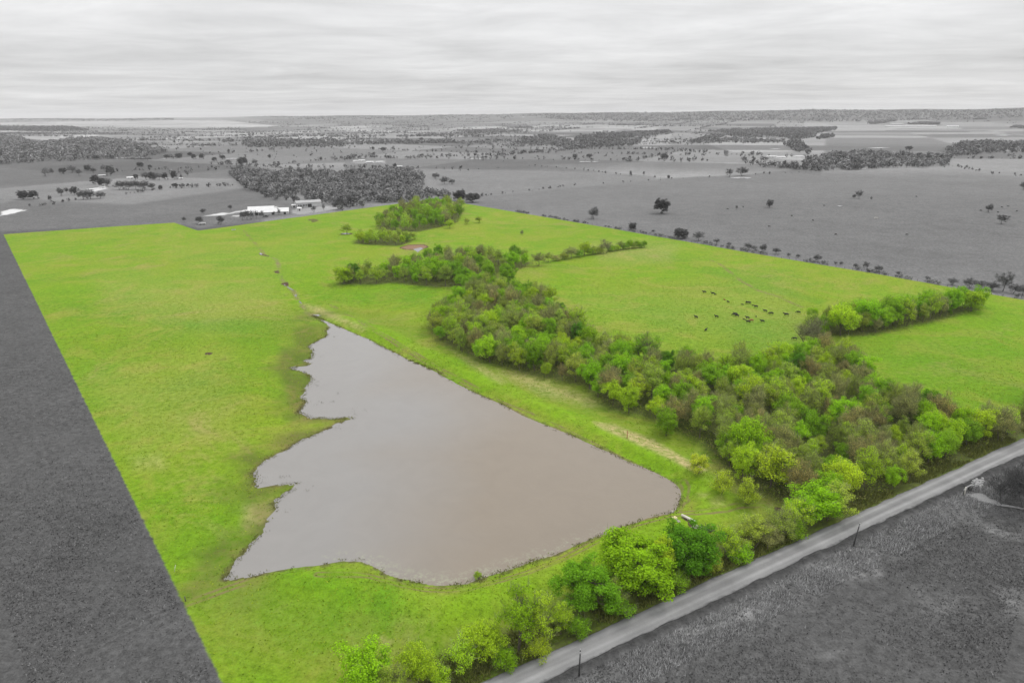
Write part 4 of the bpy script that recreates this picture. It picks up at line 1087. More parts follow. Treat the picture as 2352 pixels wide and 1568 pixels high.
# --- far woods and hedges: masses, one object each, made of leaf-sized faces
def far_mass(name, label, pts, Hs, n_, gtone, wr=.42):
    """pts: tree feet (N,2) arrays; every tree is n_ foliage faces plus a stem"""
    rng = np.random.default_rng(len(pts) + 3)
    N_ = len(pts)
    z = terrain(pts, False)
    c0 = np.column_stack([pts, z])
    d = unit(rng.normal(size=(N_, n_, 3)))
    k = rng.uniform(.25, 1.0, (N_, n_, 1)) ** .5
    S = np.stack([Hs * wr, Hs * wr, Hs * .44], 1) * rng.uniform(.8, 1.2, (N_, 1))
    P = c0[:, None] + d * k * S[:, None]
    P[..., 2] += (Hs * .56)[:, None]
    nr = unit(d + rng.normal(size=d.shape) * .5 + np.array([0, 0, .5]))
    sz = (Hs * 1.15 / math.sqrt(n_))[:, None] * rng.uniform(.45, 1.0, (N_, n_))
    V = quads_from(P.reshape(-1, 3), nr.reshape(-1, 3), sz.ravel(), rng, .75)
    tn = np.repeat(gtone * np.where(rng.random(N_) < .25, rng.uniform(.6, .95, N_), rng.uniform(1.25, 2.2, N_)), n_ * 4)
    st = sticks(c0 - np.array([0, 0, .3]), np.tile([0, 0, 1.0], (N_, 1)), Hs * .6, Hs * .014 + .03, rng)
    V = np.concatenate([V, st]); tn = np.concatenate([tn, np.repeat(np.full(N_, .06), 4)])
    me = mesh_np(name, V, 4, np.arange(len(V)), [FARLEAF])
    me.attributes.new('tone', 'FLOAT', 'POINT').data.foreach_set('value', tn.astype(np.float32))
    return tag(link(name, me), label, 'trees', kind='stuff')
b = NB('far_leaf_material')
isl = b.node('ShaderNodeNewGeometry').outputs['Random Per Island']
v = b.math('MULTIPLY', b.attr('tone'), b.math('ADD', .65, b.math('MULTIPLY', isl, .7)))
gc = b.node('ShaderNodeCombineColor')
for i in range(3): b.l.new(v, gc.inputs[i])
d_ = b.node('ShaderNodeBsdfDiffuse'); b.l.new(gc.outputs[0], d_.inputs['Color']); b.out(d_.outputs[0])
FARLEAF = b.m
frng = np.random.default_rng(77)
def poly_pts(px, spacing, rng=frng, cap=4000):
    px = np.asarray(px, float)
    W_ = G(px)[:, :2]
    lo, hi = W_.min(0), W_.max(0)
    n_ = int(min((hi - lo).prod() / spacing ** 2 * 1.2, 60000))
    P = rng.uniform(lo, hi, (n_, 2))
    P = P[inside(P, W_)]
    keep = vnoise(P, spacing * 5, 5) * .6 + vnoise(P, spacing * 1.9, 6) * .4 > frng.uniform(.22, .42, len(P))
    return P[keep][:cap]
def line_pts(px, step, jitter, rng=frng):
    W_ = G(px)[:, :2]
    out = []
    for a, b_ in zip(W_[:-1], W_[1:]):
        L = np.linalg.norm(b_ - a); n_ = max(1, int(L / step))
        t = rng.uniform(0, 1, n_)
        out.append(a + t[:, None] * (b_ - a) + rng.normal(size=(n_, 2)) * jitter)
    return np.concatenate(out)
FM = []
def mass(label, P, H, n_=30, tn=.06, wr=.42):
    Hs = frng.uniform(H[0] * .45, H[1] * .92, len(P))
    FM.append(len(P))
    far_mass('woodland', label, P, Hs, n_, tn * 1.3, wr)
mass('dense grey wood just beyond the top corner of the pasture', poly_pts(Z1([(1560, 520), (1650, 470), (1700, 505), (1850, 515), (2200, 505), (2352, 525)]) + Z2([(200, 515), (500, 490), (640, 500), (655, 560), (640, 640), (840, 670), (820, 690), (740, 690), (200, 755), (0, 770)]) + Z1([(2352, 770), (2230, 725), (2050, 715), (1950, 715), (1800, 672), (1680, 628)]), 7.2), (6.5, 11.5), 60, .080)
mass('broad grey wood along the left edge in the distance', poly_pts(Z1([(0, 275), (120, 265), (300, 310), (480, 280), (700, 275), (960, 320), (1150, 370), (1000, 405), (700, 410), (600, 425), (330, 437), (150, 450), (0, 457)]), 12), (9, 14), 26, .085)
mass('dark tree belt far off at the upper left', poly_pts(Z1([(-60, 205), (0, 197), (500, 197), (610, 222), (400, 230), (0, 222), (-60, 225)]), 14), (10, 15), 14, .05)
mass('grey wood at mid distance left of centre', poly_pts(Z1([(1640, 312), (1800, 295), (2100, 300), (2352, 300), (2352, 335), (1950, 338), (1700, 338)]) , 14), (9, 13), 18, .075)
mass('long belt of grey trees crossing the middle distance', poly_pts(Z2([(0, 305), (300, 305), (700, 300), (850, 290), (850, 305), (500, 318), (0, 322)]), 13), (8, 12), 18, .075)
mass('dark hedgerow of trees in the middle distance', np.concatenate([line_pts(Z2([(100, 425), (220, 405), (480, 412), (800, 405), (890, 398)]), 6, 7), line_pts(Z2([(950, 398), (1050, 398), (1230, 388), (1380, 378), (1660, 355), (1700, 352)]), 7, 9)]), (8, 12), 26, .055)
mass('grey belt of trees behind the dark hedgerow', np.concatenate([line_pts(Z2([(550, 262), (700, 262), (900, 266), (1330, 270)]), 8, 14), poly_pts(Z2([(1330, 275), (1480, 255), (1660, 290), (1800, 340), (1660, 352), (1500, 320), (1330, 312)]), 14)]), (9, 14), 18, .075)
mass('grey woods on the low ridge right of centre', np.concatenate([poly_pts(Z2([(1700, 275), (1850, 245), (2100, 235), (2330, 225), (2352, 238), (2250, 255), (1950, 278), (2140, 300), (2100, 325), (1750, 345), (1660, 325)]), 13), poly_pts(Z3([(330, 215), (480, 200), (700, 195), (1160, 185), (1150, 205), (1030, 225), (1020, 250), (940, 265), (690, 240), (660, 250), (480, 245), (470, 225)]), 14), poly_pts(Z3([(220, 290), (300, 255), (400, 230), (440, 245), (300, 280)]), 13), poly_pts(Z3([(1020, 270), (1060, 240), (1140, 238), (1140, 250)]), 12), poly_pts(Z3([(820, 300), (900, 270), (1000, 340), (990, 362), (900, 350)]), 13)]), (9, 14), 20, .058)
mass('hedge and trees along the left road field', np.concatenate([line_pts(Z3([(0, 335), (100, 335), (250, 345), (480, 358), (700, 370)]), 7, 9), line_pts(Z3([(490, 402), (700, 400)]), 6, 6), line_pts(Z3([(0, 398), (250, 402), (400, 405)]), 12, 4)]), (7, 12), 24, .065)
mass('bare grey riverside wood across the right middle distance', np.concatenate([poly_pts(Z3([(570, 430), (800, 440), (940, 440), (960, 395), (1150, 365), (1300, 350), (1700, 365), (1880, 380), (1880, 440), (1600, 445), (1200, 460), (1050, 468), (800, 450)]), 11), line_pts(Z3([(1030, 462), (1190, 462), (1350, 445), (1560, 442)]), 6, 5)]), (9, 14), 36, .078)
mass('grey wood near the right edge at mid distance', np.concatenate([poly_pts(Z3([(1840, 370), (1860, 330), (1960, 290), (2100, 280), (2400, 290), (2400, 352), (2200, 345), (1980, 372)]), 13), poly_pts(Z3([(2255, 190), (2300, 180), (2400, 180), (2400, 195)]), 13)]), (9, 14), 26, .068)
mass('scrubby dark hedge running down to the right edge', line_pts(Z3([(1880, 435), (1960, 445), (2080, 470), (2200, 485), (2352, 500)]), 9, 6), (3, 6), 24, .05)
mass('dark clumps of trees around the far white farm', np.concatenate([poly_pts(Z3([(1340, 165), (1360, 155), (1540, 140), (1540, 147), (1400, 168)]), 13), poly_pts(Z3([(1600, 165), (1700, 155), (1815, 160), (1810, 170), (1650, 172)]), 12), poly_pts(Z3([(1970, 138), (2100, 130), (2110, 137)]), 13)]), (10, 15), 16, .05)
mass('thin hedge line between the upper left fields', np.concatenate([line_pts(Z1([(780, 503), (1000, 493), (1300, 480), (1560, 475), (1700, 470)]), 5, 4), line_pts(Z1([(1170, 617), (1400, 608), (1650, 595)]), 5, 2), line_pts(Z1([(1780, 460), (2000, 495), (2130, 520)]), 8, 4), line_pts(Z1([(140, 740), (300, 735), (500, 700), (760, 665), (1060, 635)]), 7, 3)]), (3, 7), 26, .065)
mass('low hedge along the far fence between grey fields', np.concatenate([line_pts(Z2([(1040, 672), (1250, 645), (1450, 625), (1620, 603)]), 6, 1.5), line_pts(Z2([(1620, 603), (1900, 585), (2300, 560)]), 22, 2), line_pts(Z2([(870, 500), (1100, 482), (1380, 465)]), 14, 2), line_pts(Z2([(1380, 462), (1650, 482), (2000, 522), (2300, 548)]), 10, 2), line_pts(Z3([(60, 515), (130, 515), (215, 510), (400, 503)]), 14, 2), line_pts(Z3([(620, 488), (760, 482), (1000, 472)]), 12, 2)]), (1.5, 4.5), 22, .05)
sc1 = np.concatenate([poly_pts(Z1([(700, 215), (1100, 208), (1500, 215), (1640, 260), (1000, 300), (900, 280)]), 75), poly_pts(Z1([(1150, 350), (2352, 345), (2352, 440), (1800, 440)]), 38), poly_pts(Z2([(0, 330), (900, 325), (1600, 350), (900, 395), (0, 400)]), 40), poly_pts(Z2([(900, 405), (2352, 395), (2352, 430), (1000, 440)]), 45), poly_pts(Z2([(0, 195), (2300, 190), (1700, 260), (0, 290)]), 120)])
mass('scattered far grey bushes and trees dotting the plain', sc1[::2], (3, 8), 12, .075)
fo = PR[4] + (PR[4] - PR[3]) / np.linalg.norm(PR[4] - PR[3]) * 40
nf = np.array([-(fo - PR[3])[1], (fo - PR[3])[0]]); nf /= np.linalg.norm(nf)
tt = frng.uniform(.22, 1, 420); sp_ = PR[3] + tt[:, None] * (fo - PR[3]) + nf * frng.uniform(.8, 3.5, 420)[:, None]
sp_ = sp_[vnoise(sp_, 16, 41) > .42]
mass('low grey scrub growing along the far fence', sp_, (.9, 3.2), 40, .085, .55)
# hedgerows of the far field grid and tree-lined creeks winding over the plain
GA = math.radians(-24); GX_ = np.array([math.cos(GA), math.sin(GA)]); GY_ = np.array([-GX_[1], GX_[0]])
def hash01(a, b, c=0):
    n = (np.asarray(a, np.int64) * 73856093 ^ np.asarray(b, np.int64) * 19349663 ^ (c * 83492791)) & 0x7fffffff
    n = ((n ^ (n >> 13)) * 1274126177) & 0x7fffffff
    return ((n ^ (n >> 16)) & 0xffff) / 65535.0
hp = []
for i in range(-22, 23):
    for j in range(-2, 24):
        for ax in (0, 1):
            h = float(hash01(i, j, ax + 1))
            if h > .62: continue
            a_ = GX_ * (i * 340) + GY_ * (j * 270); L_ = 340 if ax == 0 else 270
            d__ = GX_ if ax == 0 else GY_
            n__ = int(L_ / (5 + 26 * (h * 1.6) ** 2))
            tt = frng.uniform(0, L_, n__)
            hp.append(a_ + tt[:, None] * d__ + frng.normal(size=(n__, 2)) * 2.5)
hp = np.concatenate(hp)
aa_ = np.radians(frng.uniform(-40, 40, 90000)); ra_ = np.sqrt(frng.uniform(1000 ** 2, 5200 ** 2, 90000))
cp = np.stack([ra_ * np.sin(aa_), ra_ * np.cos(aa_)], 1)
cv = np.abs(vnoise(cp, 1100, 31) * .7 + vnoise(cp, 420, 32) * .3 - .5)
cp = cp[(cv < .018 + .05 * vnoise(cp, 600, 33)) & (vnoise(cp, 60, 34) > .38)]
allp = np.concatenate([hp, cp])
qq, zz_ = project(np.column_stack([allp, terrain(allp, False)]))
ok = (zz_ > 100) & (qq[:, 0] > -80) & (qq[:, 0] < 2430) & (qq[:, 1] > 279) & (qq[:, 1] < 400)
OPEN = [Z3([(950, 150), (1350, 160), (2200, 150), (2400, 200), (2400, 275), (1900, 300), (1750, 350), (1000, 350), (930, 280)]), Z1([(0, 165), (1250, 150), (1500, 148), (1900, 190), (2352, 190), (1500, 205), (0, 185)]), Z1([(0, 455), (600, 430), (1500, 420), (1700, 430), (780, 505), (600, 600), (0, 720)]), Z2([(650, 520), (1050, 475), (1400, 460), (2300, 550), (1100, 670), (840, 640)]), Z2([(1450, 455), (2352, 430), (2352, 545), (1650, 480)]), Z3([(0, 410), (500, 410), (900, 455), (600, 485), (0, 515)]), Z3([(500, 500), (1000, 475), (1880, 445), (2400, 520), (2400, 900), (300, 900), (0, 560)])]
for op in OPEN: ok &= ~inside(qq, op)
allp = allp[ok]
rn_ = np.hypot(allp[:, 0], allp[:, 1]); k1 = rn_ < 2300
mass('hedgerows and creek trees criss-crossing the nearer grey plain', allp[k1], (4, 9.5), 20, .075)
mass('hedgerows and creek trees criss-crossing the farther grey plain', allp[~k1], (5, 11), 9, .075, .55)
rd_pts = np.concatenate([poly_pts([(1180, 266), (1500, 260), (2352, 251), (2352, 270), (1900, 280), (1300, 278)], 46, cap=5000), poly_pts([(560, 270), (900, 266), (1180, 264), (1180, 276), (700, 276)], 70), poly_pts([(0, 274), (400, 272), (400, 276), (0, 278)], 90)])
mass('woods covering the far ridge on the horizon', rd_pts, (12, 20), 8, .055, .8)
print('far', FM, sum(FM))
lap('far')
# ------------------------------------------------------------------ things
M_WHITE = simple_mat('white_metal_material', (.44, .44, .44), .45, .08, .3)
M_ROOF = simple_mat('grey_roof_material', (.30, .30, .30), .5, .12, .5)
M_ROOFW = simple_mat('white_roof_material', (.54, .54, .54), .4, .06, .3)
M_DARK = simple_mat('dark_opening_material', (.03, .03, .03), .8, .2)
M_GLASS = simple_mat('window_glass_material', (.05, .05, .055), .1, .2, 1, .6)
M_POST = simple_mat('weathered_wood_material', (.085, .078, .068), .9, .3, 6)
M_POLE = simple_mat('pole_wood_material', (.05, .05, .05), .9, .3, 3)
M_PALEWOOD = simple_mat('pale_rail_material', (.55, .53, .48), .8, .15, 4)
M_PIPE = simple_mat('pale_pipe_material', (.56, .53, .46), .5, .12, 2)
M_RED = simple_mat('red_post_material', (.30, .075, .05), .7, .2, 4)
M_ROCK = simple_mat('rock_material', (.27, .25, .21), .9, .35, 3)
M_ROCKG = simple_mat('grey_rock_material', (.27, .27, .27), .9, .35, 3)
M_CONC = simple_mat('yellow_concrete_material', (.52, .46, .24), .85, .15, 3)
M_WIRE = simple_mat('wire_material', (.18, .18, .18), .5, .1, 1, .5, .8)

def thing(name, label, cat, loc, rz=0.0, group=None):
    e = link(name, None, loc=loc, rz=rz); e.empty_display_size = .5
    return tag(e, label, cat, group)
def part(name, bm, mat, parent, smooth=False, label=None):
    o = link(name, bm_mesh(bm, name, mat, smooth), parent)
    if label: o['label'] = label
    return o
def boxes(name, lst, mat, parent, bevel=0.0):
    bm = bmesh.new()
    for c, s in lst: add_box(bm, c, s, 0, bevel)
    return part(name, bm, mat, parent)

# --- buildings: origin at the middle of the front foot, x along the front, y to the back
def gable_building(name, label, p0, p1, depth, wall_h, ridge_h, doors=(), windows=(), wall=None, roof=None, group=None, cat='building', over=.4):
    p0, p1 = np.asarray(p0[:2]), np.asarray(p1[:2])
    L = np.linalg.norm(p1 - p0); a = math.atan2(*(p1 - p0)[::-1])
    mid = (p0 + p1) / 2
    P = np.array([p0, p1, mid]); z = float(terrain(P).min()) - .1
    t = thing(name, label, cat, (mid[0], mid[1], z), a, group)
    bm = bmesh.new(); hL = L / 2
    vs = [bm.verts.new(v) for v in [(-hL, 0, 0), (hL, 0, 0), (hL, depth, 0), (-hL, depth, 0), (-hL, 0, wall_h), (hL, 0, wall_h), (hL, depth, wall_h), (-hL, depth, wall_h), (-hL, depth / 2, ridge_h), (hL, depth / 2, ridge_h)]]
    for f in ((0, 1, 5, 4), (1, 2, 6, 9, 5), (2, 3, 7, 6), (3, 0, 4, 8, 7)): bm.faces.new([vs[i] for i in f])
    part('wall', bm, wall or M_WHITE, t)
    bm = bmesh.new(); th = .14; o = over
    sl = (ridge_h - wall_h) / (depth / 2)
    for s in (0, 1):
        y0 = -o if s == 0 else depth + o
        z0 = wall_h - o * sl + .04; zr = ridge_h + .04
        q = [(-hL - o, y0, z0), (hL + o, y0, z0), (hL + o, depth / 2, zr), (-hL - o, depth / 2, zr)]
        lo = [bm.verts.new(v) for v in q]; hi = [bm.verts.new((v[0], v[1], v[2] + th)) for v in q]
        if s: lo, hi = lo[::-1], hi[::-1]
        bm.faces.new(hi); bm.faces.new(lo[::-1])
        for k in range(4): bm.faces.new((lo[k], lo[(k + 1) % 4], hi[(k + 1) % 4], hi[k]))
    part('roof', bm, roof or M_ROOFW, t)
    for (x, w, h) in doors: boxes('door', [((x * L, -.03, h / 2 + .05), (w, .08, h))], M_DARK, t)
    for (x, zc, w, h) in windows:
        f = boxes('window', [((x * L, -.025, zc), (w + .2, .06, h + .2))], M_WHITE, t)
        boxes('pane', [((x * L, -.065, zc), (w, .04, h))], M_GLASS, f)
    return t
q = G(ZF([(1045, 330), (1618, 310), (1735, 217), (2088, 196), (1738, 262), (1795, 262), (1665, 215), (1725, 212), (1000, 292), (1330, 262)]))
gable_building('long_barn', 'long low white barn in front, nearest the pasture corner', q[0], q[1], 13, 2.7, 5.6, [(-.3, 2.2, 2.2), (.1, 2.2, 2.2), (.4, 2.2, 2.2)])
dv_ = q[1][:2] - q[0][:2]; dv_ /= np.linalg.norm(dv_); nv = np.array([-dv_[1], dv_[0]])
gable_building('long_barn', 'second long white barn just behind the front one', q[0][:2] + nv * 17 - dv_ * 2, q[1][:2] + nv * 17 - dv_ * 14, 13, 2.7, 5.6, [(-.3, 2.2, 2.2)])
gable_building('machine_shed', 'tall grey-roofed white shed with dark open bay beside the wood', q[2], q[3], 14, 4.6, 6.2, [(.02, 4.0, 3.2)], [(-.42, 2.0, 1.5, 1.6), (-.34, 2.0, 1.2, 1.6), (-.22, 2.0, 2.0, 1.4), (-.12, 2.0, 1.6, 1.4)], roof=M_ROOF)
gable_building('small_shed', 'small white shed in front of the grey-roofed shed', q[4], q[5], 5, 2.4, 3.2, [(.1, 1.2, 1.9)])
gable_building('small_shed', 'tiny white lean-to left of the grey-roofed shed', q[6], q[7], 4, 2.2, 2.9, [(0, 1.6, 1.7)])
def far_building(name, label, pa, pb, hpx, depth=None, roof=None, n_win=2, ridge=1.5, group=None):
    a, b_ = G([pa, pb])
    if a[0] > b_[0]: a, b_ = b_, a
    L = np.linalg.norm(b_[:2] - a[:2])
    # keep the front square to the view
    r_ = (a[:2] + b_[:2]) / 2; ax = np.array([r_[1], -r_[0]]); ax /= np.linalg.norm(ax)
    W_ = width_px([*r_, 0], abs(pb[0] - pa[0]))
    h = height_px([*r_, float(terrain(r_[None], False)[0])], hpx) * .8
    wins = [((i + .5) / n_win - .5, h * .5, min(1.4, h * .35), min(1.3, h * .35)) for i in range(n_win)]
    return gable_building(name, label, r_ - ax * W_ / 2, r_ + ax * W_ / 2, depth or max(6, W_ * .45), h * .65, h * 1.0, [(.12, 1.2, h * .45)], wins, roof=roof or M_ROOFW, group=group)
for pa, pb, hp, nm, lab in [
    (*Z1([(872, 552), (918, 552)]), 6.5, 'barn', 'white barn left of the round tree clump in the upper left'),
    (*Z1([(678, 530), (725, 530)]), 3, 'shed', 'low white shed between trees in the upper left'),
    (*Z1([(598, 628), (640, 628)]), 3.2, 'house', 'low pale house half hidden by trees at the left'),
    (*Z1([(680, 615), (715, 615)]), 3, 'shed', 'small pale shed right of the low house at the left'),
    (*Z1([(1228, 552), (1248, 552)]), 3.5, 'shed', 'tiny white shed right of the round tree clump'),
    (*Z2([(175, 433), (205, 433)]), 3.8, 'house', 'leftmost small white house of the farm row above the wood'),
    (*Z2([(212, 433), (255, 433)]), 5.0, 'house', 'tall white house of the farm row above the wood'),
    (*Z2([(265, 443), (312, 443)]), 5.2, 'barn', 'bright white barn of the farm row above the wood'),
    (*Z2([(332, 440), (378, 440)]), 4.0, 'barn', 'rightmost grey-white barn of the farm row above the wood'),
    (*Z2([(350, 486), (385, 486)]), 3.2, 'house', 'low white house on the wood edge, left one'),
    (*Z2([(390, 482), (418, 482)]), 3.2, 'shed', 'small white shed on the wood edge beside the low house'),
    (*Z2([(475, 470), (510, 470)]), 3.5, 'barn', 'white barn with a dark tree at its left above the wood'),
    (*Z2([(1330, 133), (1348, 133)]), 2.2, 'house', 'white speck of a house on the far ridge'),
    (*Z2([(1755, 172), (1775, 172)]), 2.2, 'house', 'white speck of a house under the far ridge'),
    (*Z3([(715, 378), (770, 378)]), 4.5, 'barn', 'white barn of the right hand farm, left one'),
    (*Z3([(778, 382), (830, 382)]), 3.6, 'shed', 'long pale shed of the right hand farm, middle one'),
    (*Z3([(895, 378), (950, 378)]), 4.2, 'barn', 'white barn of the right hand farm, right one'),
    (*Z3([(1255, 452), (1335, 452)]), 2.2, 'shed', 'low white shed at the foot of the riverside wood'),
    (*ZH([(290, 430), (660, 430)]), 4.0, 'poultry_house', 'long white poultry house of the far farm, left part'),
    (*ZH([(670, 430), (1130, 430)]), 4.4, 'poultry_house', 'long white poultry house of the far farm, middle part'),
    (*ZH([(1160, 432), (1340, 432)]), 4.0, 'poultry_house', 'short white poultry house of the far farm, right part'),
    (*ZH([(400, 380), (640, 380)]), 3.0, 'poultry_house', 'white poultry house behind the far farm'),
    (*ZH([(1595, 445), (1812, 445)]), 4.4, 'barn', 'lone white barn right of the far white farm'),
    (*Z2([(1725, 436), (1750, 436)]), 1.6, 'shed', 'tiny pale shed by the far pond')]:
    far_building(nm, lab, pa, pb, hp, n_win=6 if nm == 'poultry_house' else 2)
# white standpipe tower on the far farm
p = G(ZH([(1052, 272)]))[0]
hT = height_px(p, (272 - 140) * .108) ; wT = width_px(p, 2.4)
t = thing('standpipe_tower', 'tall white standpipe tower behind the far white farm', 'tower', (p[0], p[1], p[2] - .2))
bm = bmesh.new(); add_tube(bm, [(0, 0, 0), (0, 0, hT * .94)], [wT / 2, wT / 2], 20); part('tank', bm, M_WHITE, t, False)
bm = bmesh.new(); add_tube(bm, [(0, 0, hT * .94), (0, 0, hT * .975), (0, 0, hT)], [wT / 2 * 1.04, wT / 2 * .8, wT * .08], 20); part('dome', bm, M_ROOFW, t)
bm = bmesh.new(); add_tube(bm, [(0, 0, -.5), (0, 0, .8)], [wT * .62, wT * .6], 20); part('footing', bm, M_ROCKG, t)
boxes('ladder', [((0, -wT / 2 - .25, hT * .47), (.5, .12, hT * .92))], M_ROOF, t)

# --- poles and posts
def pole(base, top, label, r=.13):
    p = G([base])[0]; h = height_px(p, base[1] - top[1])
    t = thing('utility_pole', label, 'pole', (p[0], p[1], p[2] - .05))
    q_, _ = project(p[None]); 
    lean = (top[0] - base[0]) * np.linalg.norm(p - np.array([0, 0, CAM_H])) / 1568
    bm = bmesh.new(); add_tube(bm, [(0, 0, -.4), (lean * .5, 0, h * .5), (lean, 0, h)], [r * 1.25, r, r * .8], 10); part('pole', bm, M_POLE, t, True)
    bm = bmesh.new(); add_tube(bm, [(lean, 0, h - .02), (lean, 0, h + .12), (lean, 0, h + .2), (lean, 0, h + .3)], [.05, .09, .06, .10], 8); part('insulator', bm, M_ROOF, t)
    bm = bmesh.new(); add_box(bm, (lean * .95, -.16, h * .93), (.22, .16, .3)); part('bracket', bm, M_ROOF, t)
pole((1330, 1551), (1331, 1493), 'dark wooden pole in the road verge at the bottom, nearer one')
pole((1960, 1253), (1965, 1203), 'dark wooden pole in the road verge farther up the road')
pole(*Z2([(340, 690), (340, 650)]), 'thin pole standing before the grey wood, right one', .12)
pole(*Z2([(60, 700), (60, 665)]), 'thin pole standing before the grey wood, left one', .12)
def post(name, label, base, top, mat, r=.07, cat='post'):
    p = G([base])[0]; h = height_px(p, base[1] - top[1]); dx = (top[0] - base[0]) * np.linalg.norm(p - np.array([0, 0, CAM_H])) / 1568
    t = thing(name, label, cat, (p[0], p[1], p[2] - .02))
    bm = bmesh.new(); add_tube(bm, [(0, 0, -.3), (dx * .5, 0, h * .5), (dx, 0, h)], [r * 1.1, r, r * .95], 8); part('shaft', bm, mat, t, True)
    bm = bmesh.new(); add_tube(bm, [(dx, 0, h - .01), (dx, 0, h + .05)], [r * 1.3, r * .7], 8); part('cap', bm, mat, t)
post('marker_post', 'thin rust-red post on the bare strip of the dam', *ZS([(513, 272), (513, 200)]), M_RED, .09)
post('marker_post', 'short white post beside the culvert pool', *ZK([(728, 1050), (725, 870)]), M_PALEWOOD, .13)
post('marker_post', 'short dark post left of the white post by the culvert', *ZK([(693, 1090), (695, 960)]), M_POLE, .1)
post('fence_post', 'pale leaning post at the left edge of the pasture', (400, 1312), (405, 1297), M_PALEWOOD, .06)
post('fence_post', 'stubby brown post at the left edge of the pasture below the leaning one', (427, 1380), (426, 1369), M_POST, .09)

def wire_fence(label, A, B, step, n_max=300, extra=0.0):
    A, B = np.asarray(A), np.asarray(B); d = B - A; L = np.linalg.norm(d); d = d / L
    n_ = min(int(L / step), n_max)
    rr_ = random.Random(3)
    P = np.array([A + d * (i + .5) * L / n_ + np.array([rr_.uniform(-.3, .3), rr_.uniform(-.3, .3)]) for i in range(n_)])
    z = terrain(P)
    t = thing('wire_fence', label, 'fence', (P[0, 0], P[0, 1], z[0]))
    me = []
    for k in range(3):
        bm = bmesh.new(); h = (1.35, 1.5, 1.25)[k]
        add_tube(bm, [(0, 0, -.3), (.02 * k, 0, h * .6), (.05 * (k - 1), .03, h)], [.085, .08, .07], 6); me.append(bm_mesh(bm, 'post', M_POST))
    for i in range(n_):
        o = link('post', me[i % 3], t, (P[i, 0] - P[0, 0], P[i, 1] - P[0, 1], z[i] - z[0]), rr_.uniform(0, 6))
        o.rotation_euler[0] = rr_.uniform(-.06, .06)
    for hgt in (.35, .65, .95, 1.2):
        bm = bmesh.new()
        add_tube(bm, [(P[i, 0] - P[0, 0], P[i, 1] - P[0, 1], z[i] - z[0] + hgt) for i in range(n_)], [.012] * n_, 3, False)
        part('wire', bm, M_WIRE, t)
    return n_
far_off = PR[4] + (PR[4] - PR[3]) / np.linalg.norm(PR[4] - PR[3]) * 30
print('fence', wire_fence('long wire fence with wooden posts along the far edge of the pasture', PR[3] * .65 + PR[4] * .35, far_off, 5.2))

# --- cattle
def cow_mesh(name, grazing, calf=False):
    V = [(-.2, 0, 1.08), (-.95, 0, 1.14), (.5, 0, 1.06), (.82, 0, 1.2)]
    Rr = [(.36, .40), (.29, .30), (.34, .40), (.22, .27)]
    E = [(0, 1), (0, 2), (2, 3)]
    if grazing: nk = [(1.08, 0, .98), (1.30, 0, .58), (1.42, 0, .28)]
    else: nk = [(1.06, 0, 1.40), (1.30, 0, 1.50), (1.58, 0, 1.36)]
    for p, r in zip(nk, [(.15, .19), (.13, .15), (.085, .09)]):
        V.append(p); Rr.append(r); E.append((len(V) - 2, len(V) - 1))
    hd = len(V) - 2
    for s in (-1, 1):
        V.append((V[hd][0] - .06, s * .24, V[hd][2] + .08)); Rr.append((.04, .05)); E.append((hd, len(V) - 1))
        for par, ch in ((2, [(.55, s * .2, .78), (.53, s * .22, .42), (.55, s * .22, .02)]), (1, [(-.82, s * .2, .86), (-.98, s * .22, .48), (-.88, s * .22, .02)])):
            k = par
            for p, r in zip(ch, [.15, .075, .065]):
                V.append(p); Rr.append((r, r)); E.append((k, len(V) - 1)); k = len(V) - 1
    V += [(-1.22, 0, 1.12), (-1.27, 0, .6)]; Rr += [(.05, .05), (.045, .045)]
    E += [(1, len(V) - 2), (len(V) - 2, len(V) - 1)]
    me = bpy.data.meshes.new('tmp'); me.from_pydata(V, E, [])
    ob = bpy.data.objects.new('tmp', me); COL.objects.link(ob)
    ob.modifiers.new('s', 'SKIN'); sb = ob.modifiers.new('u', 'SUBSURF'); sb.levels = 1
    for i, r in enumerate(Rr):
        me.skin_vertices[0].data[i].radius = r
    me.skin_vertices[0].data[0].use_root = True
    dg = bpy.context.evaluated_depsgraph_get()
    out = bpy.data.meshes.new_from_object(ob.evaluated_get(dg)); out.name = name
    bpy.data.objects.remove(ob); bpy.data.meshes.remove(me)
    out.materials.clear()
    return out
M_BLACKCOW = simple_mat('black_hide_material', (.012, .011, .010), .6, .3, 4)
M_REDCOW = simple_mat('red_hide_material', (.26, .085, .035), .6, .2, 4)
COW = {}
for g_ in (0, 1):
    for nm, mt in (('b', M_BLACKCOW), ('r', M_REDCOW)):
        me = cow_mesh('cow', bool(g_)); me.materials.append(mt); me.polygons.foreach_set('use_smooth', np.ones(len(me.polygons), bool)); COW[(nm, g_)] = me
def cow(px, label, head=150, graze=False, scale=1.0, c='b', group='cattle grazing in the green pasture'):
    p = G([px])[0]
    nm = 'calf' if scale < .85 else 'cow'
    o = link(nm, COW[(c, int(graze))], None, (p[0], p[1], p[2] - .02), math.radians(head), scale * .88)
    tag(o, label, nm, group)
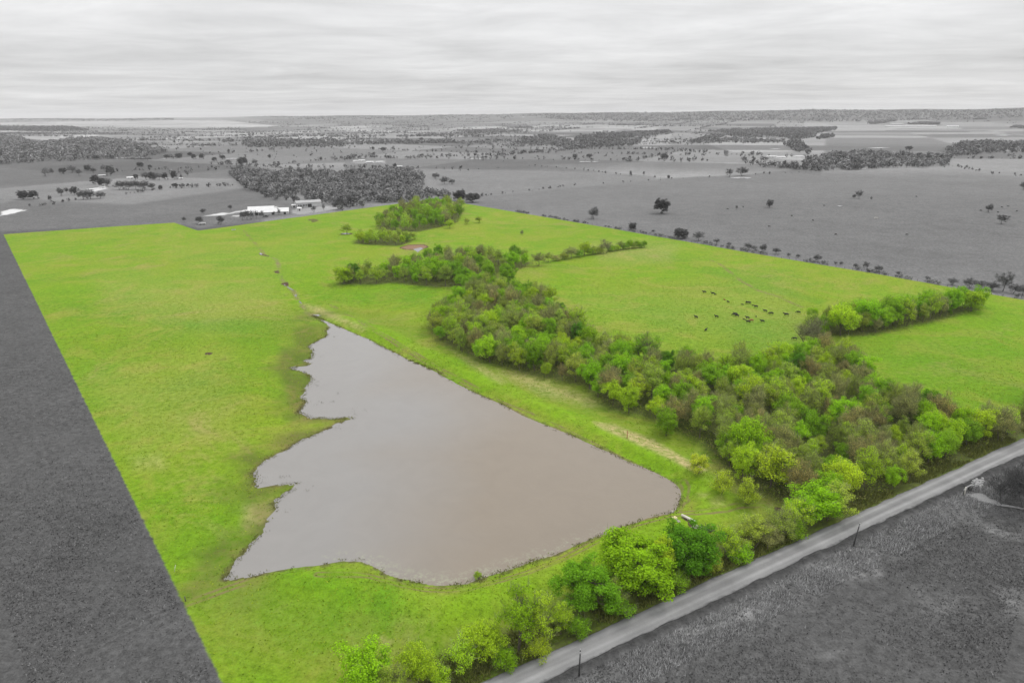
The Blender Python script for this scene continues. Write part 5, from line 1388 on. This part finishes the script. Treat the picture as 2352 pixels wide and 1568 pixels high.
herd = [((465, 238), 'black cow at the top left of the herd', 165, 0, 1), ((605, 262), 'black cow second along the top line of the herd, calf behind it', 155, 0, 1), ((645, 271), 'black calf close behind the second cow of the top line', 160, 0, .6),
 ((798, 356), 'small brownish calf ahead of a black calf in the upper middle', 140, 0, .55, 'r'), ((856, 396), 'black young cow below the small brownish calf', 125, 0, .8), ((1176, 412), 'black cow of the touching pair at the top centre, front one', 175, 1, 1), ((1196, 416), 'black cow of the touching pair at the top centre, rear one', 165, 0, 1.05),
 ((1092, 437), 'tiny dark calf just left below the touching pair', 170, 0, .6), ((1264, 450), 'tiny black calf walking ahead of a cow right of the touching pair', 165, 0, .55), ((1310, 478), 'black cow following the tiny calf right of the touching pair', 160, 0, 1), ((1462, 548), 'black cow in the right line of the herd, left of two neighbours', 150, 0, .95),
 ((1558, 592), 'black cow broadside in the right line of the herd', 175, 1, 1.1), ((1806, 612), 'large black cow near the right end of the herd', 160, 0, 1.15), ((2006, 572), 'black cow farthest right, close to the trees', 155, 1, 1.0), ((328, 648), 'black cow farthest left in the lower row', 135, 0, .95), ((664, 640), 'black cow second from left in the lower row', 140, 0, .95),
 ((950, 606), 'black cow of the tight cluster of three, left one', 170, 1, .9), ((976, 600), 'black cow of the tight cluster of three, rear one', 150, 0, 1), ((1000, 626), 'black cow of the tight cluster of three, right one', 150, 0, 1), ((1172, 661), 'black cow above the red cow', 145, 0, .95), ((1113, 676), 'tiny black calf left of the red cow', 140, 0, .55),
 ((1182, 729), 'black cow directly below and left of the red cow', 160, 0, 1.05), ((1234, 706), 'only red-brown cow of the herd', 175, 1, 1.0, 'r'), ((1416, 719), 'black cow right of the red cow', 155, 0, 1), ((1316, 633), 'tiny black calf seen end-on right of the herd centre', 90, 0, .6), ((493, 861), 'black cow facing right, lowest of the herd', 45, 0, .95), ((1942, 1004), 'black cow at the wood edge below the bare tree', 165, 1, 1.0)]
for px, lab, hd, gz, sc_, *c in herd: cow(ZC([px])[0], lab, hd, gz, sc_, c[0] if c else 'b')
for i, (px, lab) in enumerate([((1665, 630), 'lone dark cow far back in the grey field, right of the bare tree'), ((2075, 720), 'dark cow left of the tree near the right edge'), ((2185, 731), 'dark cow just right of the tree near the right edge'), ((2210, 698), 'dark cow behind the tree near the right edge, left of two'), ((2250, 693), 'dark cow behind the tree near the right edge, right of two'), ((2306, 723), 'dark cow farthest right in the grey field'),
   ((560, 696), 'dark cow between the two dark lone trees, right one'), ((461, 711), 'dark cow between the two dark lone trees, left one'), ((1076, 688), 'dark cow right of the small dark lone tree'), ((870, 753), 'dark cow alone below the small dark lone tree'), ((726, 822), 'dark cow low in the grey field near the hedge'), ((1150, 873), 'dark cow nearest the far fence in the grey field'), ((1005, 783), 'dark cow left of the feeder in the grey field'), ((1604, 874), 'dark cow low right in the grey field')]):
    cow(Z3([px])[0], lab, 150 + 40 * (i % 3 - 1), i % 2, .95, 'b', 'dark cattle in the grey field')
# --- hay feeder in the grey field
p = G(Z3([(1408, 768)]))[0]
t = thing('hay_feeder', 'pale round hay feeder in the middle of the grey field', 'feeder', tuple(p))
for z_ in (.25, .75, 1.2):
    bm = bmesh.new(); add_tube(bm, [(1.5 * math.cos(a * math.tau / 18), 1.5 * math.sin(a * math.tau / 18), z_) for a in range(19)], [.05] * 19, 5, False); part('rail', bm, M_PALEWOOD, t)
for a in range(9):
    bm = bmesh.new(); add_tube(bm, [(1.5 * math.cos(a * math.tau / 9), 1.5 * math.sin(a * math.tau / 9), -.1), (1.5 * math.cos(a * math.tau / 9), 1.5 * math.sin(a * math.tau / 9), 1.25)], [.05, .05], 5); part('upright', bm, M_PALEWOOD, t)
bm = bmesh.new(); add_tube(bm, [(0, 0, 0), (0, 0, .5), (0, 0, 1.0), (0, 0, 1.15)], [1.2, 1.3, 1.0, .3], 14); part('hay', bm, simple_mat('hay_material', (.30, .30, .30), .95, .3, 5), t)
# --- flat trailer near the notch of the boundary
p = G(ZF([(375, 462)]))[0]; a = math.atan2(-p[0], p[1])
t = thing('farm_trailer', 'pale flat trailer under trees near the notch in the boundary', 'trailer', tuple(p), a)
boxes('bed', [((0, 0, .85), (6.5, 2.2, .22))], M_ROOF, t, .03); boxes('load', [((.4, 0, 1.35), (5.2, 1.9, .75))], M_WHITE, t, .1); boxes('drawbar', [((-4.1, 0, .6), (1.8, .15, .15))], M_DARK, t)
for sx in (-1.6, 1.6):
    for sy in (-1, 1):
        bm = bmesh.new(); add_tube(bm, [(sx, sy * 1.0, .4), (sx, sy * 1.25, .4)], [.4, .4], 14); part('wheel', bm, M_DARK, t)
# --- dark pickup by the barns
p = G(ZF([(1285, 352)]))[0]; a = math.atan2(-p[0], p[1])
t = thing('pickup_truck', 'dark pickup parked by the tree in front of the white barns', 'truck', tuple(p), a)
bm = bmesh.new(); add_box(bm, (0, 0, .75), (5.2, 1.85, .6), 0, .1); part('body', bm, M_DARK, t)
bm = bmesh.new(); add_box(bm, (.3, 0, 1.3), (1.9, 1.65, .62), 0, .16); part('cab', bm, M_DARK, t)
boxes('window', [((.3, 0, 1.36), (1.6, 1.68, .34))], M_GLASS, t)
for sx in (-1.6, 1.6):
    for sy in (-1, 1):
        bm = bmesh.new(); add_tube(bm, [(sx, sy * .72, .38), (sx, sy * .96, .38)], [.38, .38], 14); w_o = part('wheel', bm, M_DARK, t)
        bm = bmesh.new(); add_tube(bm, [(sx, sy * .955, .38), (sx, sy * .975, .38)], [.2, .2], 10); part('rim', bm, M_ROOF, w_o)
p = G(ZF([(825, 540)]))[0]
t = thing('water_trough', 'small white trough on the grass below the notch in the boundary', 'trough', tuple(p), 0.3)
boxes('basin', [((0, 0, .3), (3.2, .12, .6)), ((0, 1.0, .3), (3.2, .12, .6)), ((-1.55, .5, .3), (.12, .9, .6)), ((1.55, .5, .3), (.12, .9, .6))], M_WHITE, t); boxes('floor', [((0, .5, .08), (3.0, .9, .1))], M_ROOF, t)

# --- spillway below the dam corner
a, b_ = G(ZX([(655, 318), (1135, 572)]))
t = thing('spillway_pipe', 'long pale pipe lying in the muddy gully below the dam', 'pipe', tuple(a))
v = b_ - a
bm = bmesh.new(); add_tube(bm, [(0, 0, .55), tuple(v * .5 + np.array([0, 0, .60])), tuple(v + np.array([0, 0, .65]))], [.32, .32, .32], 14); part('pipe', bm, M_PIPE, t, True)
d_ = v / np.linalg.norm(v)
bm = bmesh.new(); add_tube(bm, [tuple(v + np.array([0, 0, .65]) + d_ * .002), tuple(v + np.array([0, 0, .65]) + d_ * .05)], [.24, .24], 14); part('mouth', bm, M_DARK, t)
for k in (.12, .5, .88):
    bm = bmesh.new(); add_box(bm, tuple(v * k + np.array([0, 0, .15])), (.5, .5, .62)); part('support', bm, M_ROCK, t)
def rock_mesh(seed, s):
    bm = bmesh.new(); bmesh.ops.create_icosphere(bm, subdivisions=2, radius=s)
    r_ = random.Random(seed); ph = [r_.uniform(0, 6) for _ in range(4)]
    for v in bm.verts:
        k = 1 + .22 * math.sin(3 * v.co.x / s + ph[0]) + .18 * math.sin(4 * v.co.y / s + ph[1]) + .12 * math.sin(5 * v.co.z / s + ph[2])
        v.co = Vector((v.co.x * k, v.co.y * k * .85, v.co.z * k * .62))
    return bm
ROCKS = [bm_mesh(rock_mesh(i, .5), 'rock', M_ROCK) for i in range(4)]
for i, (px, s, lab) in enumerate([((1075, 690), 1.0, 'pale rock left of the pipe mouth, upper one'), ((1100, 665), .8, 'small pale rock nearest the pipe mouth'), ((1135, 720), .9, 'pale rock left of the red mud hole, lower one'), ((1335, 690), .8, 'pale rock right of the red mud hole'), ((1320, 720), .6, 'small rock right of the red mud hole, lower one'), ((1190, 655), .8, 'rock at the upper rim of the red mud hole'), ((540, 490), .9, 'pale stone lying left of the pipe'), ((465, 420), .6, 'small stone between the yellow slab and the pale stone'), ((310, 128), .9, 'white stone at the pond corner by the dam')]):
    p = G(ZX([px]))[0]
    tag(link('rock', ROCKS[i % 4], None, (p[0], p[1], p[2] + .06), i * 1.3, s), lab, 'rock', 'pale rocks around the spillway')
p = G(ZX([(395, 372)]))[0]
bm = bmesh.new(); add_box(bm, (0, 0, .15), (1.1, 1.0, .45), 0, .06)
t = thing('concrete_block', 'yellowish square slab on the dam above the pipe', 'slab', tuple(p), .5); part('block', bm, M_CONC, t)
bm = bmesh.new(); add_tube(bm, [(0, 0, .36), (0, 0, .44)], [.3, .3], 12); part('lid', bm, M_CONC, t)
# fallen branches in the gully: one tangle
bm = bmesh.new(); rr_ = random.Random(9)
W_ = G(ZX([(1440, 705), (1550, 740), (1640, 800), (1720, 870)]))
for i in range(46):
    k = rr_.random() * 2.98; j = int(k); f = k - j
    p = W_[j] * (1 - f) + W_[j + 1] * f + np.array([rr_.gauss(0, .5), rr_.gauss(0, .5), rr_.uniform(.05, .5)])
    aa = rr_.uniform(0, 6.28); l = rr_.uniform(.6, 1.9); dz = rr_.uniform(-.1, .4)
    add_tube(bm, [tuple(p), (p[0] + math.cos(aa) * l * .5, p[1] + math.sin(aa) * l * .5, p[2] + dz * .6), (p[0] + math.cos(aa) * l, p[1] + math.sin(aa) * l, p[2] + dz)], [.07, .05, .02], 5, False)
tag(link('fallen_branches', bm_mesh(bm, 'fallen_branches', M_POLE)), 'dark tangle of fallen branches in the gully below the pipe', 'branches', kind='stuff')

# --- culvert at the right edge of the road
a = G(ZK([(800, 870)]))[0]
t = thing('culvert_pipe', 'dark culvert mouth under the road above the pool', 'culvert', (a[0], a[1], -1.35), math.atan2(RN[1], RN[0]))
bm = bmesh.new()
rings = []
for x_ in (-2.2, 1.2):
    rings.append([bm.verts.new((x_, .75 * math.cos(k * math.tau / 16), .62 + .75 * math.sin(k * math.tau / 16))) for k in range(16)])
for k in range(16): bm.faces.new((rings[0][k], rings[0][(k + 1) % 16], rings[1][(k + 1) % 16], rings[1][k]))
bm.faces.new(rings[0])
part('tube', bm, M_DARK, t); boxes('headwall', [((.35, -1.5, .55), (.35, 1.3, 1.3)), ((.35, 1.5, .55), (.35, 1.3, 1.3)), ((.35, 0, 1.46), (.3, 3.2, .16))], M_ROCKG, t, .03)
RIP = [bm_mesh(rock_mesh(20 + i, .5), 'stone', M_ROCKG) for i in range(3)]
bm = bmesh.new(); rr_ = random.Random(12)
WQ = G(ZK([(900, 760), (1000, 690), (1180, 640), (1180, 860), (1020, 880), (1300, 640)]))
poly = WQ[[0, 1, 2, 3, 4]][:, :2]
n_ = 0
while n_ < 70:
    x_ = rr_.uniform(poly[:, 0].min(), poly[:, 0].max()); y_ = rr_.uniform(poly[:, 1].min(), poly[:, 1].max())
    if not inside(np.array([[x_, y_]]), poly)[0]: continue
    tmp = rock_mesh(40 + n_, rr_.uniform(.2, .48)); me_ = bm_mesh(tmp, 'tmp')
    me_.transform(Matrix.Translation((x_, y_, h_at(x_, y_) + .1)) @ Matrix.Rotation(rr_.uniform(0, 6), 4, 'Z')); bm.from_mesh(me_); bpy.data.meshes.remove(me_); n_ += 1
tag(link('riprap_stones', bm_mesh(bm, 'riprap_stones', M_ROCKG)), 'pale heap of broken stones on the bank above the culvert pool', 'stones', kind='stuff')

# ------------------------------------------------------------------ grasses (nobody could count them)
def blades(name, label, P, h, w, matn, cat='grass', lean=.35, colors=None):
    rng = np.random.default_rng(len(P))
    n_ = len(P); z = terrain(P)
    base = np.column_stack([P, z - .03])
    aa = rng.uniform(0, 6.28, n_)
    side = np.column_stack([np.cos(aa), np.sin(aa), np.zeros(n_)]) * w[:, None]
    tip = base + np.column_stack([rng.normal(size=n_) * lean * h, rng.normal(size=n_) * lean * h, h])
    V = np.stack([base - side, base + side, tip + side * .35, tip - side * .35], 1).reshape(-1, 3)
    me = mesh_np(name, V, 4, np.arange(len(V)), [matn])
    return tag(link(name, me), label, cat, kind='stuff')
def blade_mat(name, c0, c1):
    b = NB(name); isl = b.node('ShaderNodeNewGeometry').outputs['Random Per Island']
    c = b.mix(b.ramp(b.math('ADD', b.math('MULTIPLY', isl, .7), b.math('MULTIPLY', b.noise(.2, 3), .6)), .3, 1.0), c0, c1)
    d = b.node('ShaderNodeBsdfDiffuse'); b.l.new(c, d.inputs['Color']); b.out(d.outputs[0]); return b.m
grng = np.random.default_rng(99)
def road_band(s0, s1, o0, o1, n_):
    s = grng.uniform(s0, s1, n_); o = grng.uniform(o0, o1, n_)
    return ROAD_C + s[:, None] * RD + (o[:, None]) * RN
P = road_band(-120, 190, ROAD_W / 2 + 2.2, ROAD_W / 2 + 9, 60000); P = P[vnoise(P, 6, 8) + .5 * vnoise(P, 1.7, 18) > .58]
blades('verge_grass', 'tall pale grey grass along the near verge of the road', P, grng.uniform(.25, .75, len(P)), grng.uniform(.03, .07, len(P)), blade_mat('grey_grass_material', (.17, .17, .17), (.46, .46, .46)))
P = road_band(-120, 260, -ROAD_W / 2 - 9, -ROAD_W / 2 - .2, 80000); P = P[vnoise(P, 5, 8) > .35]
blades('verge_weeds', 'rough brown-green weeds under the roadside trees', P, grng.uniform(.2, .9, len(P)), grng.uniform(.04, .10, len(P)), blade_mat('verge_weed_material', (.075, .080, .025), (.19, .21, .05)))
# tussocks on the green sward and on the grey fields
def field_pts(n_, r0, r1, green):
    a_ = np.radians(grng.uniform(-42, 42, n_)); r_ = np.sqrt(grng.uniform(r0 ** 2, r1 ** 2, n_))
    P = np.stack([r_ * np.sin(a_), r_ * np.cos(a_)], 1)
    d = d_inside(P)
    k = (d > .8) if green else (d < -.8)
    k &= (F_POND(P) > 1.2) & (d_road(P) > 1.6)
    P = P[k]
    dens = vnoise(P, 14, 6) * .6 + vnoise(P, 45, 9) * .4
    fade = sstep(r1, r0 + .35 * (r1 - r0), np.hypot(P[:, 0], P[:, 1]))
    return P[grng.uniform(0, 1, len(P)) < np.clip((dens - .2) * 1.8, .08, 1) * fade]
P = field_pts(330000, 70, 480, True)
blades('pasture_tussocks', 'small dark tussocks speckling the green pasture', P, grng.uniform(.10, .32, len(P)), grng.uniform(.06, .20, len(P)), blade_mat('tussock_material', (.125, .205, .010), (.26, .33, .03)), lean=.6)
P = np.concatenate([field_pts(260000, 70, 420, False), field_pts(330000, 75, 230, False)])
blades('field_tussocks', 'small tussocks speckling the grey fields', P, grng.uniform(.10, .34, len(P)), grng.uniform(.06, .18, len(P)), blade_mat('grey_tussock_material', (.070, .070, .070), (.17, .17, .17)), lean=.6)
# weeds and trampled stems along the waterline
nx = np.roll(POND, -1, 0); Ls = np.linalg.norm(nx - POND, axis=1); n_ = 15000
k_ = grng.choice(len(POND), n_, p=Ls / Ls.sum()); t_ = grng.uniform(0, 1, n_)[:, None]
P = POND[k_] * (1 - t_) + nx[k_] * t_ + grng.normal(size=(n_, 2)) * np.where(grng.random(n_) < .25, 1.6, .7)[:, None]
P = P[(vnoise(P, 5, 51) * .6 + vnoise(P, 1.6, 52) * .5 > .50) & (F_POND(P) > -.9)]
blades('shore_weeds', 'ragged dark weeds along the waterline of the pond', P, grng.uniform(.12, .42, len(P)), grng.uniform(.04, .13, len(P)), blade_mat('shore_weed_material', (.065, .062, .024), (.18, .20, .04)), lean=.6)
# dead stems and reeds standing in the shallows
W_ = on_plane(ZQ([(1085, 385), (1085, 405), (1090, 425), (805, 95), (982, 290), (1155, 395), (950, 343), (605, 825), (625, 822), (640, 818), (655, 825), (780, 905), (820, 880), (640, 1045), (525, 1175), (515, 825), (495, 860), (975, 505), (985, 515)]) + ZP([(1080, 955), (1128, 1060), (1245, 870), (1805, 1040), (1830, 1045), (1850, 1060), (1915, 1085), (1985, 1125), (1280, 1410), (1228, 1495)]) + ZQ([(830, 200), (850, 215), (845, 240), (835, 230), (790, 255), (860, 345), (880, 350), (800, 345), (840, 360)]), WATER)
P = np.repeat(W_, 7, 0) + grng.normal(size=(len(W_) * 7, 2)) * .5
rng_ = np.random.default_rng(4)
n_ = len(P); base = np.column_stack([P, np.full(n_, WATER - .1)])
V = sticks(base, unit(np.column_stack([rng_.normal(size=(n_, 2)) * .25, np.ones(n_)])), rng_.uniform(.2, .8, n_), np.full(n_, .03), rng_)
tag(link('reeds', mesh_np('reeds', V, 4, np.arange(len(V)), [blade_mat('reed_material', (.035, .038, .02), (.12, .13, .05))])), 'dark reeds and dead stems in the pond shallows', 'reeds', kind='stuff')
lap('things')

# ------------------------------------------------------------------ labels of the trees
HUEW = {'bright': 'bright green', 'mid': 'mid green', 'dark': 'dark green', 'yellow': 'yellow-green', 'olive': 'olive', 'drab': 'grey-brown', 'rust': 'rusty brown', 'gold': 'golden', 'deep': 'deep green', 'bare': 'brown bare'}
FORM = {'leafy': 'leafy tree', 'dense': 'dense tree', 'airy': 'thin-leaved tree', 'budding': 'budding tree', 'bare': 'bare tree', 'bush': 'bush', 'willow': 'bush', 'tall': 'tall tree'}
ORD = ['leftmost', 'second from left', 'third from left', 'fourth from left', 'fifth from left', 'sixth from left', 'seventh from left', 'eighth from left', 'ninth from left', 'tenth from left', 'eleventh from left', 'twelfth from left', 'thirteenth from left', 'fourteenth from left', 'fifteenth from left', 'sixteenth from left', 'seventeenth from left', 'eighteenth from left', 'nineteenth from left', 'twentieth from left']
GROUPS = {'main': 'trees of the long wood below the dam', 'arm': 'trees of the arm right of the cattle', 'upper': 'trees of the upper grove', 'clump': 'trees of the small far clump', 'far': 'trees of the far grove', 'fence_hedge': 'grey hedge trees along the far fence', 'left_country': 'grey trees of the upper left fields', 'mid_country': 'grey trees of the middle distance', 'culvert_trees': 'bare grey trees by the culvert'}
PX, _ = project(np.array([(t['x'], t['y'], t['z']) for t in ALL_TREES]))
def place_of(t, px):
    r = t['region']; x, y = px
    if r == 'main':
        s = ('at the left tip of wood' if x < 1130 else 'in the wood above the dam' if x < 1330 else 'in the wood left of bare strip' if x < 1500 else 'in the wood above bare strip' if x < 1680 else 'in the wood behind round bushes' if x < 1830 else 'in the widest wood part' if x < 1980 else 'in the wood near the road' if x < 2150 else 'at the road end of wood')
        dd = sdist(np.array([[t['x'], t['y']]]), WOODS_W['main'])[0]
        if dd > -6:
            edge = WOODS_W['main']; front = dist_line(np.array([[t['x'], t['y']]]), edge[:17])[0] < dist_line(np.array([[t['x'], t['y']]]), edge[17:])[0]
            return s + (', front edge' if front else ', back edge')
        return s + ', inside'
    if r == 'arm': return 'on the tree arm ' + ('by the bare tree' if x < 1960 else 'in its middle' if x < 2130 else 'at its fence end')
    if r == 'upper': return 'in the upper grove, ' + ('left part' if x < 900 else 'middle part' if x < 1050 else 'right part') + (', front' if y > 640 else ', back')
    if r == 'clump': return 'in the small clump before the far grove'
    if r == 'far': return 'in the far grove, ' + ('front' if y > 520 else 'middle' if y > 500 else 'back')
    if r == 'fence_hedge': return 'in the hedge behind the far fence'
    if r == 'culvert_trees': return 'by the culvert pool at the right edge'
    if r == 'left_country':
        return ('beside the white barns' if y > 480 else 'on the left field edge' if x < 420 and y > 420 else 'in the hedge of the left fields' if y > 395 else 'among the far left fields')
    return 'among the middle distance fields'
byl = {}
for t, px in zip(ALL_TREES, PX):
    kn = 'bare_tree' if t['kind'] == 'bare' else 'budding_tree' if t['kind'] == 'budding' else 'sparse_tree' if t['kind'] == 'airy' else 'leafy_tree' if t['name'] == 'tree' else t['name']
    t['o'].name = kn
    t['px'] = px
    if t['label']: lab = t['label']
    else:
        if t['grey'] is None: c = HUEW[t['hue']]
        else: c = 'dark grey' if t['grey'] < .082 else 'mid grey' if t['grey'] < .14 else 'pale grey'
        big = 'tall ' if t['H'] > 12 and t['region'] in ('main', 'arm', 'far', 'upper') else 'low ' if t['H'] < 8.2 and t['region'] in ('main', 'arm', 'far', 'upper') else ''
        if t['region'] == 'main': big = ''
        lab = big + c + ' ' + FORM[t['kind']] + ' ' + place_of(t, px)
        if t['hue'] == 'bare' and t['grey'] is None: lab = lab.replace('bare bare', 'bare')
    byl.setdefault(lab, []).append(t)
for lab, ts in byl.items():
    ts.sort(key=lambda t: t['px'][0])
    for i, t in enumerate(ts):
        l = lab if len(ts) == 1 else lab + ', ' + (ORD[i] if len(ts) > 2 else ('left one', 'right one')[i])
        tag(t['o'], l, t['cat'], t['group'] or GROUPS.get(t['region'], 'single trees of the pasture' if t['grey'] is None else 'single grey trees'))
print('max words', max(len(t['o']['label'].split()) for t in ALL_TREES))
# ------------------------------------------------------------------ haze
bm = bmesh.new(); add_box(bm, (0, 0, 90), (54000, 54000, 220))
mt, nn_, ll_ = new_mat('haze_material')
pv = nn_.new('ShaderNodeVolumePrincipled'); pv.inputs['Density'].default_value = 5.0e-5
pv.inputs['Color'].default_value = (.97, .97, .98, 1); pv.inputs['Anisotropy'].default_value = 0.0
oo_ = nn_.new('ShaderNodeOutputMaterial'); ll_.new(pv.outputs[0], oo_.inputs['Volume'])
tag(link('haze', bm_mesh(bm, 'haze', mt)), 'thin pale haze lying over the whole plain', 'haze', kind='stuff')

lap('end')
